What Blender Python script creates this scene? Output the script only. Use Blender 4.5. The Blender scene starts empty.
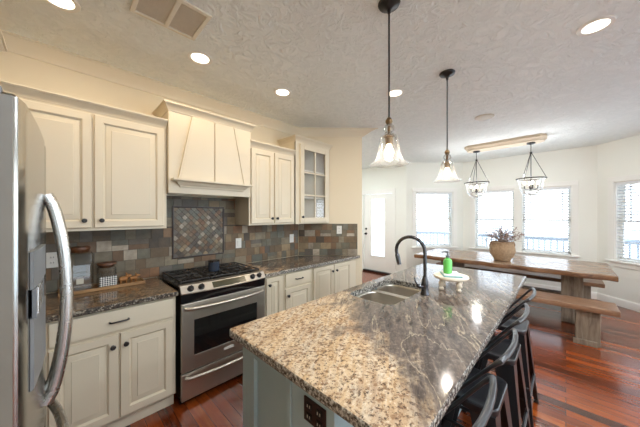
import bpy, bmesh, math, random
from mathutils import Vector, Matrix
from mathutils.geometry import tessellate_polygon
random.seed(7)
PI = math.pi
scn = bpy.context.scene
COL = scn.collection

# ------------------------------------------------------------------ camera, sky, exposure, large lights
EYE = 1.50
cam_d = bpy.data.cameras.new('camera'); cam = bpy.data.objects.new('camera', cam_d); COL.objects.link(cam)
cam_d.sensor_width = 36.0; cam_d.lens = 252.0 / 640.0 * 36.0
cam_d.shift_y = 1.5 / 640.0
cam_d.clip_start = 0.02; cam_d.clip_end = 200
cam.location = (0, 0, EYE)
cam.rotation_euler = (PI / 2, 0, -math.radians(90 - 44.3))
scn.camera = cam

scn.view_settings.view_transform = 'Standard'
scn.view_settings.look = 'None'
scn.view_settings.gamma = 1.0
scn.view_settings.use_curve_mapping = False
scn.view_settings.exposure = 0.48
scn.cycles.max_bounces = 12
scn.cycles.diffuse_bounces = 6
scn.cycles.transparent_max_bounces = 24
scn.cycles.sample_clamp_indirect = 6.0
scn.cycles.caustics_reflective = False
scn.cycles.caustics_refractive = False

SKY = 4.5
CAN_W = 3.2
FILL_W = 23.0  # shared by the can above the stools and the added fill lamps
NEUTRAL = (0.86, 0.94, 1.0)
WARM = (1.0, 0.80, 0.56)
world = bpy.data.worlds.new('sky'); scn.world = world; world.use_nodes = True
wn = world.node_tree.nodes; wl = world.node_tree.links
bg = wn['Background']; bg.inputs['Strength'].default_value = SKY
tc = wn.new('ShaderNodeTexCoord'); sx = wn.new('ShaderNodeSeparateXYZ'); rp = wn.new('ShaderNodeValToRGB')
wl.new(tc.outputs['Generated'], sx.inputs[0]); wl.new(sx.outputs['Z'], rp.inputs[0]); wl.new(rp.outputs[0], bg.inputs['Color'])
rp.color_ramp.elements[0].position = 0.0; rp.color_ramp.elements[0].color = (0.84, 0.93, 1.0, 1)
rp.color_ramp.elements[1].position = 0.9; rp.color_ramp.elements[1].color = (0.60, 0.79, 1.0, 1)

def area_light(name, loc, rot, sx_, sy_, watts, color, portal=False, shape='RECTANGLE', spread=None):
    l = bpy.data.lights.new(name, 'AREA'); l.shape = shape; l.size = sx_; l.size_y = sy_
    l.energy = watts; l.color = color
    if spread: l.spread = spread
    o = bpy.data.objects.new(name, l); o.location = loc; o.rotation_euler = rot; COL.objects.link(o)
    if portal: l.cycles.is_portal = True
    return o

# ------------------------------------------------------------------ helpers
def lin(r, g, b):
    f = lambda c: (c / 255 / 12.92) if c / 255 <= 0.04045 else ((c / 255 + 0.055) / 1.055) ** 2.4
    return (f(r), f(g), f(b))

class MB:
    """collects geometry in world coordinates (through an optional frame M) and links it as one mesh object"""
    def __init__(s, M=None):
        s.bm = bmesh.new(); s.M = M or Matrix.Identity(4)
        s.cl = s.bm.loops.layers.float_color.new('tint'); s.usecol = False
    def _fin(s, verts, faces, color=None):
        for v in verts: v.co = s.M @ v.co
        if color:
            s.usecol = True
            for f in faces:
                for l in f.loops: l[s.cl] = (*color, 1)
    def box(s, x0, x1, y0, y1, z0, z1, bev=0.0, seg=2, rot=None, color=None):
        r = bmesh.ops.create_cube(s.bm, size=1.0); vs = r['verts']
        c = Vector(((x0+x1)/2, (y0+y1)/2, (z0+z1)/2))
        for v in vs: v.co = Vector((v.co.x*(x1-x0), v.co.y*(y1-y0), v.co.z*(z1-z0)))
        if bev > 0:
            es = list({e for v in vs for e in v.link_edges})
            b = bmesh.ops.bevel(s.bm, geom=es, offset=bev, segments=seg, affect='EDGES', profile=0.5)
            vs = list({v for f in b['faces'] for v in f.verts} | {v for v in vs if v.is_valid})
        for v in vs: v.co = (rot @ v.co if rot else v.co) + c
        fs = list({f for v in vs for f in v.link_faces})
        s._fin(vs, fs, color); return s
    def loft(s, rings, close=True, cap0=True, cap1=True, cyc=False, color=None):
        R = [[s.bm.verts.new(p) for p in ring] for ring in rings]; fs = []
        n = len(R[0]); m = len(R)
        for i in range(m if cyc else m-1):
            a, b = R[i], R[(i+1) % m]
            for j in range(n if close else n-1):
                k = (j+1) % n
                try: fs.append(s.bm.faces.new((a[j], a[k], b[k], b[j])))
                except ValueError: pass
        if not cyc:
            if cap0: fs.append(s.bm.faces.new(list(reversed(R[0]))))
            if cap1: fs.append(s.bm.faces.new(R[-1]))
        s._fin([v for r in R for v in r], fs, color); return s
    def tube(s, pts, rad, seg=10, cap=True, flat=1.0, cyc=False):
        pts = [Vector(p) for p in pts]; rings = []; n = len(pts); prev = None
        rr = rad if isinstance(rad, (list, tuple)) else [rad]*n
        for i, p in enumerate(pts):
            if cyc: t = (pts[(i+1) % n] - pts[i-1]).normalized()
            else: t = ((pts[min(i+1, n-1)] - p).normalized() + (p - pts[max(i-1, 0)]).normalized()).normalized()
            if prev is None:
                up = Vector((0, 0, 1)) if abs(t.z) < 0.9 else Vector((0, 1, 0))
                a = t.cross(up).normalized()
            else:
                a = (prev - t * prev.dot(t)).normalized()
            prev = a; b = t.cross(a)
            rings.append([p + (a*math.cos(2*PI*k/seg)*flat + b*math.sin(2*PI*k/seg)) * rr[i] for k in range(seg)])
        return s.loft(rings, True, cap, cap, cyc)
    def lathe(s, prof, c=(0, 0, 0), seg=28, axis='Z', cap0=False, cap1=False, sx=1.0, sy=1.0):
        c = Vector(c); rings = []
        for r, z in prof:
            ring = []
            for k in range(seg):
                a = 2*PI*k/seg; u, v = r*math.cos(a)*sx, r*math.sin(a)*sy
                ring.append(c + (Vector((u, v, z)) if axis == 'Z' else Vector((u, z, v)) if axis == 'Y' else Vector((z, u, v))))
            rings.append(ring)
        return s.loft(rings, True, cap0, cap1)
    def prism(s, poly, z0, z1):
        return s.loft([[(x, y, z0) for x, y in poly], [(x, y, z1) for x, y in poly]])
    def slab(s, outer, holes, z0, z1, r=0.006):
        """outer(inset) -> loop ; flat slab with rounded outer edge and straight holes"""
        seq = [(r, z1), (r*0.3, z1-r*0.3), (0, z1-r), (0, z0+r), (r*0.3, z0+r*0.3), (r, z0)]
        rings = [[(x, y, z) for x, y in outer(i)] for i, z in seq]
        s.loft(rings, True, False, False)
        for z in (z1, z0):
            V = []; E = []
            for l in [outer(r)] + list(holes):
                vs = [s.bm.verts.new((x, y, z)) for x, y in l]; V += vs
                E += [s.bm.edges.new((vs[k-1], vs[k])) for k in range(len(vs))]
            bmesh.ops.triangle_fill(s.bm, use_beauty=True, edges=E, normal=(0, 0, 1))
            for v in V: v.co = s.M @ v.co
        for h in holes:
            s.loft([[(x, y, z0) for x, y in h], [(x, y, z1) for x, y in h]], True, False, False)
        return s
    def sweep(s, prof, path, close=False):
        """prof: (outward, z) closed outline; path: xy points; outward = to the right of travel; mitred"""
        P = [Vector((p[0], p[1])) for p in path]; n = len(P); rings = []
        for i, p in enumerate(P):
            d0 = (p - P[i-1]).normalized() if (i > 0 or close) else None
            d1 = (P[(i+1) % n] - p).normalized() if (i < n-1 or close) else None
            n0 = Vector((d0.y, -d0.x)) if d0 else None; n1 = Vector((d1.y, -d1.x)) if d1 else None
            if n0 is None: m = n1
            elif n1 is None: m = n0
            else:
                m = n0 + n1; m = m / max(0.2, m.dot(n0)) if m.length > 1e-6 else n0
            rings.append([(p.x + m.x*o, p.y + m.y*o, z) for o, z in prof])
        return s.loft(rings, True, True, True, close)
    def quad(s, pts, color=None):
        V = [s.bm.verts.new(p) for p in pts]; f = s.bm.faces.new(V); s._fin(V, [f], color); return s
    def build(s, name, mat, parent=None, origin=None, angle=38):
        bmesh.ops.remove_doubles(s.bm, verts=s.bm.verts, dist=1e-6)
        bmesh.ops.recalc_face_normals(s.bm, faces=s.bm.faces)
        if not s.usecol: s.bm.loops.layers.float_color.remove(s.cl)
        for f in s.bm.faces: f.smooth = True
        for e in s.bm.edges:
            ok = len(e.link_faces) == 2 and e.calc_face_angle(0) < math.radians(angle)
            if ok and e.calc_face_angle(0) > math.radians(4):
                a0, a1 = sorted((e.link_faces[0].calc_area(), e.link_faces[1].calc_area()))
                if a1 > 9*a0: ok = False
            e.smooth = ok
        me = bpy.data.meshes.new(name); s.bm.to_mesh(me); s.bm.free()
        me.materials.append(mat)
        o = bpy.data.objects.new(name, me); COL.objects.link(o)
        if parent is not None:
            o.parent = parent
            off = Vector(); q = parent
            while q is not None: off += q.location; q = q.parent
            me.transform(Matrix.Translation(-off))
        else:
            if origin is None:
                xs = [v.co for v in me.vertices]
                origin = Vector(((min(v.x for v in xs)+max(v.x for v in xs))/2, (min(v.y for v in xs)+max(v.y for v in xs))/2, min(v.z for v in xs)))
            o.location = origin; me.transform(Matrix.Translation(-Vector(origin)))
        return o

def tag(o, label=None, cat=None, group=None, kind=None):
    if label: o['label'] = label
    if cat: o['category'] = cat
    if group: o['group'] = group
    if kind: o['kind'] = kind
    return o
def thing(name, loc, label, cat, group=None):
    o = bpy.data.objects.new(name, None); o.location = loc; o.empty_display_size = 0.1; COL.objects.link(o)
    return tag(o, label, cat, group)
def struct(mb, name, mat, label=None):
    o = mb.build(name, mat, None, (0, 0, 0)); o['kind'] = 'structure'
    if label: o['label'] = label
    return o
def copy_tree(o, parent=None):
    c = o.copy(); COL.objects.link(c)
    if parent is not None: c.parent = parent
    for ch in list(o.children): copy_tree(ch, c)
    return c
def rrect(x0, x1, y0, y1, rad, n=6):
    """rounded rectangle loop as a function of inset"""
    def loop(i=0.0):
        a0, a1, b0, b1 = x0+i, x1-i, y0+i, y1-i; r = max(rad-i, 0.002); pts = []
        for cx, cy, s in ((a1-r, b1-r, 0), (a0+r, b1-r, 90), (a0+r, b0+r, 180), (a1-r, b0+r, 270)):
            for k in range(n+1):
                a = math.radians(s + 90*k/n); pts.append((cx + r*math.cos(a), cy + r*math.sin(a)))
        return pts
    return loop

# ------------------------------------------------------------------ materials
class Mat:
    def __init__(s, name, base=(0.8, 0.8, 0.8), rough=0.5, metal=0.0, spec=0.5):
        s.m = bpy.data.materials.new(name); s.m.use_nodes = True
        s.n = s.m.node_tree.nodes; s.l = s.m.node_tree.links; s.b = s.n['Principled BSDF']
        s.b.inputs['Base Color'].default_value = (*base, 1); s.b.inputs['Roughness'].default_value = rough
        s.b.inputs['Metallic'].default_value = metal; s.b.inputs['Specular IOR Level'].default_value = spec
    def N(s, t, **kw):
        n = s.n.new('ShaderNode' + t)
        for k, v in kw.items():
            if k in n.inputs: n.inputs[k].default_value = v
            else: setattr(n, k, v)
        return n
    def L(s, a, b): s.l.new(a, b)
    def coord(s, scale=(1, 1, 1), rot=(0, 0, 0)):
        t = s.N('TexCoord'); m = s.N('Mapping'); m.inputs['Scale'].default_value = scale; m.inputs['Rotation'].default_value = rot
        s.L(t.outputs['Object'], m.inputs['Vector']); return m.outputs[0]
    def noise(s, vec, scale, detail=4, rough=0.55, dist=0.0):
        n = s.N('TexNoise', Scale=scale, Detail=detail, Roughness=rough, Distortion=dist)
        if vec: s.L(vec, n.inputs['Vector'])
        return n.outputs['Fac']
    def ramp(s, fac, stops, interp='LINEAR'):
        r = s.N('ValToRGB'); s.L(fac, r.inputs[0]); e = r.color_ramp.elements; r.color_ramp.interpolation = interp
        while len(e) < len(stops): e.new(0.5)
        for i, (p, c) in enumerate(stops):
            e[i].position = p; e[i].color = (*c, 1) if not isinstance(c, (int, float)) else (c, c, c, 1)
        return r.outputs[0]
    def mix(s, fac, a, b, mode='MIX'):
        m = s.N('Mix', data_type='RGBA', blend_type=mode)
        if isinstance(fac, (int, float)): m.inputs[0].default_value = fac
        else: s.L(fac, m.inputs[0])
        for i, v in ((6, a), (7, b)):
            if isinstance(v, tuple): m.inputs[i].default_value = (*v, 1)
            else: s.L(v, m.inputs[i])
        return m.outputs[2]
    def math(s, op, a, b=0.0, clamp=False):
        m = s.N('Math', operation=op, use_clamp=clamp)
        for i, v in ((0, a), (1, b)):
            if isinstance(v, (int, float)): m.inputs[i].default_value = v
            else: s.L(v, m.inputs[i])
        return m.outputs[0]
    def bump(s, h, strength=0.2, dist=0.01):
        b = s.N('Bump', Strength=strength, Distance=dist); s.L(h, b.inputs['Height']); s.L(b.outputs[0], s.b.inputs['Normal'])
    def color(s, c): s.L(c, s.b.inputs['Base Color'])

def paint(name, c, rough=0.45, var=0.04, spec=0.5):
    m = Mat(name, c, rough, 0, spec); v = m.coord()
    m.color(m.mix(m.noise(v, 3.0, 3), tuple(x*(1-var) for x in c), tuple(min(1, x*(1+var)) for x in c)))
    m.bump(m.noise(v, 240, 2), 0.03, 0.001); return m.m
def metal(name, c, rough, brush=(1, 1, 60), amt=0.06):
    m = Mat(name, c, rough, 1.0); v = m.coord(brush)
    n = m.noise(v, 18, 3)
    m.L(m.math('ADD', m.math('MULTIPLY', n, amt), rough-amt/2), m.b.inputs['Roughness'])
    return m.m
def plain(name, c, rough=0.4, spec=0.5, met=0.0):
    m = Mat(name, c, rough, met, spec); v = m.coord()
    m.color(m.mix(m.noise(v, 25, 2), tuple(x*0.93 for x in c), tuple(min(1, x*1.07) for x in c))); return m.m
def glass(name, tint=(1, 1, 1), refl=1.0, rough=0.02, base=0.04):
    m = Mat(name); m.n.remove(m.b)
    tr = m.N('BsdfTransparent'); tr.inputs[0].default_value = (*tint, 1); gl = m.N('BsdfGlossy'); gl.inputs['Roughness'].default_value = rough
    lw = m.N('LayerWeight', Blend=0.25); mx = m.N('MixShader')
    f = m.math('ADD', m.math('MULTIPLY', lw.outputs['Fresnel'], refl), base, True)
    m.L(f, mx.inputs[0]); m.L(tr.outputs[0], mx.inputs[1]); m.L(gl.outputs[0], mx.inputs[2])
    m.L(mx.outputs[0], m.n['Material Output'].inputs[0]); return m.m
def glow(name, c, strength):
    m = Mat(name, c); m.b.inputs['Emission Color'].default_value = (*c, 1); m.b.inputs['Emission Strength'].default_value = strength; return m.m

M = {}
M['wall'] = paint('wall_paint', lin(239, 239, 231), 0.6, 0.015, 0.25)
M['wallk'] = paint('kitchen_wall_paint', lin(230, 217, 192), 0.6, 0.015, 0.25)
M['canopy'] = paint('cream_box_paint', lin(206, 190, 166), 0.5, 0.02)
M['trim'] = paint('white_trim_paint', lin(240, 238, 232), 0.4, 0.01)
M['crown'] = paint('cream_crown_paint', lin(233, 222, 200), 0.45, 0.015)
M['cab'] = paint('cream_cabinet_paint', lin(219, 208, 186), 0.40, 0.02)
M['cabin'] = paint('cabinet_inside_paint', lin(226, 222, 210), 0.5, 0.02)
M['island'] = paint('blue_grey_island_paint', lin(172, 194, 199), 0.42, 0.03)
M['black'] = plain('black_metal', (0.012, 0.012, 0.013), 0.34)
M['stool'] = plain('black_stool_metal', (0.014, 0.014, 0.016), 0.28, 0.6)
M['iron'] = plain('cast_iron', (0.014, 0.013, 0.013), 0.5)
M['enamel'] = plain('black_enamel', (0.008, 0.008, 0.009), 0.15)
M['bronze'] = plain('dark_bronze', (0.03, 0.022, 0.018), 0.4, 0.5, 0.6)
M['steel'] = metal('brushed_steel', (0.56, 0.53, 0.48), 0.40, (1, 1, 60), 0.05)
M['fridge'] = metal('fridge_steel', (0.38, 0.365, 0.335), 0.17, (60, 60, 1), 0.04)
M['sink'] = metal('sink_steel', (0.60, 0.56, 0.50), 0.33, (60, 1, 1))
M['handle'] = metal('handle_steel', (0.62, 0.61, 0.59), 0.27, (1, 1, 1))
M['gun'] = metal('gunmetal', (0.10, 0.10, 0.11), 0.22, (1, 1, 1))
M['brass'] = metal('aged_brass', (0.20, 0.13, 0.07), 0.4, (1, 1, 1))
M['plastic'] = plain('white_plastic', (0.78, 0.77, 0.73), 0.35)
M['greyplastic'] = plain('dispenser_grey', (0.16, 0.17, 0.18), 0.28)
M['darkplastic'] = plain('dark_plate', (0.03, 0.015, 0.012), 0.35)
M['ovenglass'] = plain('oven_glass', (0.010, 0.009, 0.009), 0.06, 0.6)
M['display'] = plain('display_glass', lin(70, 68, 52), 0.2)
M['pane'] = glass('window_glass', (1, 1, 1), 0.7)
M['jarglass'] = glass('jar_glass', (0.96, 0.975, 0.975), 0.8, 0.03, 0.04)
def seeded():
    m = Mat('seeded_glass'); m.n.remove(m.b)
    tr = m.N('BsdfTransparent'); tr.inputs[0].default_value = (0.98, 0.98, 0.97, 1); gl = m.N('BsdfGlossy'); gl.inputs['Roughness'].default_value = 0.06
    tl = m.N('BsdfTranslucent'); tl.inputs[0].default_value = (0.95, 0.94, 0.92, 1); df = m.N('BsdfDiffuse'); df.inputs[0].default_value = (0.95, 0.94, 0.92, 1)
    a = m.N('MixShader'); m.L(tl.outputs[0], a.inputs[1]); m.L(df.outputs[0], a.inputs[2])
    lw = m.N('LayerWeight', Blend=0.3); b = m.N('MixShader'); m.L(m.math('ADD', m.math('MULTIPLY', lw.outputs['Facing'], 0.13), 0.008, True), b.inputs[0]); m.L(tr.outputs[0], b.inputs[1]); m.L(a.outputs[0], b.inputs[2])
    c = m.N('MixShader'); m.L(m.math('MULTIPLY', lw.outputs['Fresnel'], 0.5), c.inputs[0]); m.L(b.outputs[0], c.inputs[1]); m.L(gl.outputs[0], c.inputs[2])
    m.L(c.outputs[0], m.n['Material Output'].inputs[0]); return m.m
M['shade'] = seeded()
M['bulb'] = glow('lamp_bulb', (1.0, 0.80, 0.55), 9.0)
M['lens'] = glow('recessed_lens', (1.0, 0.90, 0.74), 3.5)
M['slat'] = plain('blind_slat_white', (0.82, 0.84, 0.86), 0.4)
M['cordw'] = plain('blind_cord', (0.7, 0.7, 0.7), 0.7)
M['vent'] = plain('vent_white', lin(226, 220, 205), 0.5)
M['ventdark'] = plain('vent_grille_grey', lin(206, 197, 182), 0.6)
M['green'] = plain('green_soap', lin(104, 196, 92), 0.25)
M['marble'] = plain('cream_stone', lin(232, 220, 200), 0.4)
M['cloth'] = plain('teal_cloth', lin(130, 175, 180), 0.9)
M['clothw'] = plain('white_cloth', lin(225, 228, 225), 0.9)
M['candle'] = plain('navy_jar', lin(48, 58, 74), 0.2)
M['waxtag'] = plain('pale_label', lin(205, 200, 185), 0.6)
M['deck'] = plain('deck_boards', lin(226, 224, 222), 0.8)
M['ground'] = plain('pale_ground', lin(222, 226, 226), 0.9)
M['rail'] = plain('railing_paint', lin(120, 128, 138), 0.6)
M['bark'] = plain('bare_bark', lin(150, 140, 132), 0.9)

def wood(name, c0, c1, c2, rough=0.5, scale=(2, 14, 14), bump=0.15, spec=0.5):
    m = Mat(name, c1, rough, 0, spec); v = m.coord(scale); n = m.noise(v, 2.2, 7, 0.62, 0.6)
    fine = m.noise(m.coord(tuple(x*4 for x in scale)), 3.0, 4, 0.7)
    c = m.ramp(n, [(0.3, c0), (0.5, c1), (0.72, c2)])
    m.color(m.mix(m.math('MULTIPLY', fine, 0.5), c, c0)); m.bump(fine, bump, 0.004); return m.m
M['tray'] = wood('tray_wood', lin(120, 88, 55), lin(165, 128, 84), lin(190, 155, 110), 0.5, (3, 20, 20))
M['lidwood'] = wood('lid_wood', lin(70, 42, 26), lin(110, 70, 44), lin(140, 95, 62), 0.45, (20, 4, 20))
M['toywood'] = wood('toy_wood', lin(130, 85, 45), lin(175, 120, 65), lin(200, 150, 95), 0.5, (10, 10, 30))
M['table'] = wood('rustic_table_wood', lin(100, 76, 58), lin(154, 126, 102), lin(186, 162, 138), 0.24, (9, 1.4, 9), 0.12)
M['tableedge'] = wood('live_edge_wood', lin(70, 42, 24), lin(124, 84, 52), lin(160, 116, 78), 0.6, (12, 2, 12), 0.4)
M['bench'] = wood('rustic_bench_wood', lin(96, 66, 46), lin(148, 112, 86), lin(176, 142, 116), 0.35, (9, 1.4, 9), 0.15)
M['post'] = wood('weathered_post_wood', lin(92, 76, 62), lin(132, 116, 98), lin(160, 144, 124), 0.75, (12, 12, 1.6), 0.4)

# basket weave
m = Mat('basket_weave', (0.4, 0.25, 0.13), 0.8); v = m.coord((1, 1, 1))
w1 = m.N('TexWave', wave_type='BANDS', bands_direction='Z', Scale=26, Distortion=1.5); m.L(v, w1.inputs['Vector'])
n1 = m.noise(v, 45, 3, 0.6)
m.color(m.ramp(m.math('ADD', m.math('MULTIPLY', w1.outputs['Fac'], 0.5), m.math('MULTIPLY', n1, 0.6)), [(0.25, lin(112, 84, 60)), (0.55, lin(176, 142, 108)), (0.8, lin(208, 180, 146))]))
m.bump(w1.outputs['Fac'], 0.6, 0.008); M['basket'] = m.m
M['dried'] = plain('dried_leaves', lin(150, 128, 112), 0.9)
M['driedp'] = plain('dried_flowers', lin(176, 150, 146), 0.9)

# tinted tiles (colour of each tile rides in the tint attribute)
def tinted(name, rough=0.55):
    m = Mat(name, (0.2, 0.2, 0.2), rough); a = m.N('Attribute', attribute_name='tint'); v = m.coord()
    n = m.noise(v, 16, 6, 0.65); big = m.noise(v, 7, 3, 0.6, 0.5)
    c = m.mix(m.ramp(big, [(0.42, 0.0), (0.75, 0.6)]), a.outputs['Color'], lin(110, 92, 68))
    m.color(m.mix(0.55, c, m.ramp(n, [(0.25, 0.35), (0.75, 1.0)]), 'MULTIPLY'))
    m.bump(n, 0.5, 0.004); return m.m
M['slate'] = tinted('slate_tile'); M['mosaic'] = tinted('slate_mosaic', 0.45)
M['grout'] = plain('tile_grout', lin(84, 76, 66), 0.9)

# ceiling, knocked-down plaster
m = Mat('ceiling_plaster', lin(232, 229, 222), 0.7, 0, 0.2); v = m.coord()
n = m.noise(v, 10, 5, 0.62, 1.6); n2 = m.noise(v, 34, 3, 0.6)
h = m.ramp(n, [(0.45, 0.0), (0.58, 1.0)])
m.color(m.mix(m.math('MULTIPLY', h, 0.5), lin(238, 242, 240), lin(248, 251, 249)))
m.bump(m.math('ADD', h, m.math('MULTIPLY', n2, 0.4)), 0.62, 0.016); M['ceiling'] = m.m

# hardwood floor, boards along Y
m = Mat('cherry_floor', (0.2, 0.05, 0.02), 0.2, 0, 0.55); v = m.coord((1, 1, 1), (0, 0, PI/2))
br = m.N('TexBrick', offset=0.37, offset_frequency=2, squash=1.0); m.L(v, br.inputs['Vector'])
for k, val in (('Scale', 1.0), ('Brick Width', 1.15), ('Row Height', 0.085), ('Mortar Size', 0.0018), ('Mortar Smooth', 0.2), ('Bias', 0.0)): br.inputs[k].default_value = val
br.inputs['Color1'].default_value = (0.0, 0, 0, 1); br.inputs['Color2'].default_value = (1, 1, 1, 1); br.inputs['Mortar'].default_value = (0.5, 0.5, 0.5, 1)
sp = m.N('SeparateColor'); m.L(br.outputs['Color'], sp.inputs[0])
g = m.noise(m.coord((14, 1.5, 1)), 2.0, 6, 0.65, 0.8); g2 = m.noise(m.coord((60, 3, 1)), 2.0, 3, 0.6)
t = m.math('ADD', m.math('MULTIPLY', sp.outputs[0], 0.5), m.math('ADD', m.math('MULTIPLY', g, 0.55), m.math('MULTIPLY', g2, 0.12)))
c = m.ramp(t, [(0.25, lin(42, 17, 9)), (0.5, lin(100, 42, 15)), (0.75, lin(142, 66, 24)), (0.95, lin(178, 98, 44))])
m.color(m.mix(br.outputs['Fac'], c, lin(34, 14, 9)))
m.L(m.math('ADD', m.math('MULTIPLY', g, 0.12), 0.14), m.b.inputs['Roughness'])
m.bump(m.math('SUBTRACT', m.math('MULTIPLY', g2, 0.15), br.outputs['Fac']), 0.15, 0.003); m.b.inputs['Coat Weight'].default_value = 0.35; m.b.inputs['Coat Roughness'].default_value = 0.18; M['floor'] = m.m

def granite(name, edge, slope, ref, dark=0.0):
    """tan speckled stone turning to grey veined stone past a wandering line"""
    m = Mat(name, (0.4, 0.3, 0.2), 0.11, 0, 0.5)
    g = m.N('NewGeometry'); v = g.outputs['Position']
    sep = m.N('SeparateXYZ'); m.L(v, sep.inputs[0])
    mp = m.N('Mapping', vector_type='TEXTURE'); m.L(v, mp.inputs['Vector']); mp.inputs['Rotation'].default_value = (0, 0, math.radians(29)); mp.inputs['Scale'].default_value = (1.0, 0.22, 1.0); vv = mp.outputs[0]
    warp = m.noise(vv, 2.0, 5, 0.6, 0.5); blob = m.noise(v, 3.2, 4, 0.6, 0.6)
    d = m.math('SUBTRACT', sep.outputs['X'], m.math('ADD', m.math('MULTIPLY', m.math('SUBTRACT', sep.outputs['Y'], ref), slope), edge))
    d = m.math('ADD', d, m.math('MULTIPLY', m.math('SUBTRACT', warp, 0.5), 0.9))
    d = m.math('ADD', d, m.math('MULTIPLY', m.math('SUBTRACT', blob, 0.5), 0.9))
    mask = m.ramp(m.math('ADD', m.math('MULTIPLY', d, 1.8), 0.5), [(0.32, 0.0), (0.68, 1.0)])
    # tan side
    s1 = m.noise(v, 44, 6, 0.74, 0.6); s2 = m.noise(v, 88, 4, 0.68); s3 = m.noise(vv, 5, 6, 0.7, 0.8)
    tan = m.ramp(s3, [(0.28, lin(176, 142, 104)), (0.42, lin(200, 170, 132)), (0.56, lin(212, 192, 164)), (0.66, lin(186, 172, 152)), (0.78, lin(138, 132, 126))])
    tan = m.mix(m.ramp(blob, [(0.50, 0.0), (0.68, 0.55)]), tan, lin(142, 132, 126))
    tan = m.mix(m.ramp(m.noise(vv, 2.6, 4, 0.6, 0.4), [(0.52, 0.0), (0.66, 0.6)]), tan, lin(150, 108, 70))
    tan = m.mix(m.ramp(s1, [(0.50, 0.0), (0.60, 0.85)]), tan, lin(132, 98, 70))
    tan = m.mix(m.ramp(s2, [(0.54, 0.0), (0.62, 0.9)]), tan, lin(78, 62, 54))
    tan = m.mix(m.ramp(s2, [(0.30, 0.8), (0.40, 0.0)]), tan, lin(230, 218, 196))
    # grey side
    q1 = m.noise(vv, 7, 8, 0.72, 0.6); q2 = m.noise(v, 55, 5, 0.7)
    gr = m.ramp(q1, [(0.28, lin(48, 43, 41)), (0.44, lin(84, 75, 69)), (0.58, lin(114, 102, 93)), (0.74, lin(150, 132, 112))])
    gr = m.mix(m.ramp(q2, [(0.50, 0.0), (0.66, 0.8)]), gr, lin(74, 66, 62))
    gr = m.mix(m.ramp(q2, [(0.30, 0.5), (0.42, 0.0)]), gr, lin(176, 166, 152))
    vn = m.noise(vv, 1.6, 5, 0.5, 0.25); vein = m.ramp(m.math('ABSOLUTE', m.math('SUBTRACT', vn, 0.5)), [(0.0, 1.0), (0.004, 0.6), (0.009, 0.0)])
    gr = m.mix(m.math('MULTIPLY', vein, m.ramp(q2, [(0.4, 0.15), (0.55, 0.6)])), gr, lin(212, 194, 164))
    c = m.mix(mask, tan, gr)
    # chipped crystalline look on the vertical edge
    sn = m.N('SeparateXYZ'); m.L(g.outputs['True Normal'], sn.inputs[0])
    e = m.ramp(m.math('ABSOLUTE', sn.outputs['Z']), [(0.35, 1.0), (0.75, 0.0)])
    chips = m.ramp(m.noise(v, 70, 4, 0.7), [(0.42, lin(44, 44, 46)), (0.50, lin(120, 118, 112)), (0.58, lin(206, 202, 192))])
    c = m.mix(m.math('MULTIPLY', e, 0.85), c, chips)
    if dark: c = m.mix(dark, c, lin(60, 48, 40), 'MULTIPLY')
    m.color(c)
    m.bump(m.math('MULTIPLY', m.noise(v, 55, 4, 0.7), e), 0.6, 0.01)
    return m.m
M['granite'] = granite('island_granite', 0.80, 0.62, 0.27)
M['granite2'] = granite('counter_granite', 1.55, 0.0, 2.4)
def granite_dark():
    m = Mat('dark_veined_granite', (0.1, 0.08, 0.06), 0.1, 0, 0.55)
    g = m.N('NewGeometry'); v = g.outputs['Position']
    mp = m.N('Mapping'); m.L(v, mp.inputs['Vector']); mp.inputs['Rotation'].default_value = (0, 0, 0.12); mp.inputs['Scale'].default_value = (1.0, 5.0, 3.0); vv = mp.outputs[0]
    q = m.noise(vv, 3.5, 8, 0.68, 1.4)
    c = m.ramp(q, [(0.28, lin(36, 30, 27)), (0.42, lin(84, 68, 54)), (0.52, lin(134, 112, 86)), (0.6, lin(70, 58, 50)), (0.72, lin(170, 146, 112))])
    c = m.mix(m.ramp(m.noise(v, 60, 4, 0.65), [(0.5, 0.0), (0.64, 0.8)]), c, lin(40, 34, 30))
    sn = m.N('SeparateXYZ'); m.L(g.outputs['True Normal'], sn.inputs[0])
    e = m.ramp(m.math('ABSOLUTE', sn.outputs['Z']), [(0.35, 1.0), (0.75, 0.0)])
    chips = m.ramp(m.noise(v, 80, 4, 0.7), [(0.46, lin(24, 22, 21)), (0.54, lin(84, 76, 66)), (0.62, lin(186, 176, 158))])
    m.color(m.mix(m.math('MULTIPLY', e, 0.85), c, chips)); m.bump(m.math('MULTIPLY', m.noise(v, 55, 4, 0.7), e), 0.6, 0.01)
    return m.m
M['granited'] = granite_dark()

# ------------------------------------------------------------------ room shell
CEIL = 2.743
WK = 2.79                                  # kitchen wall plane
COR = (2.40, WK); PEND = (3.06, 2.13)      # pantry diagonal
def frame(p0, p1, out):
    """local frame: x along the wall, y outward, z up"""
    u = Vector((p1[0]-p0[0], p1[1]-p0[1], 0)); L = u.length; u.normalize()
    n = Vector((u.y, -u.x, 0)) if out == 'R' else Vector((-u.y, u.x, 0))
    return Matrix(((u.x, n.x, 0, p0[0]), (u.y, n.y, 0, p0[1]), (0, 0, 1, 0), (0, 0, 0, 1))), L
def wall(name, p0, p1, out, openings=(), e0=0.0, e1=0.0, th=0.13, mat='wall'):
    F, L = frame(p0, p1, out); mb = MB(F); x = -e0
    for (a, b, z0, z1) in sorted(openings):
        mb.box(x, a, 0, th, 0, CEIL)
        if z0 > 0: mb.box(a, b, 0, th, 0, z0)
        mb.box(a, b, 0, th, z1, CEIL); x = b
    mb.box(x, L+e1, 0, th, 0, CEIL)
    return struct(mb, name, M[mat])

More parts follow.
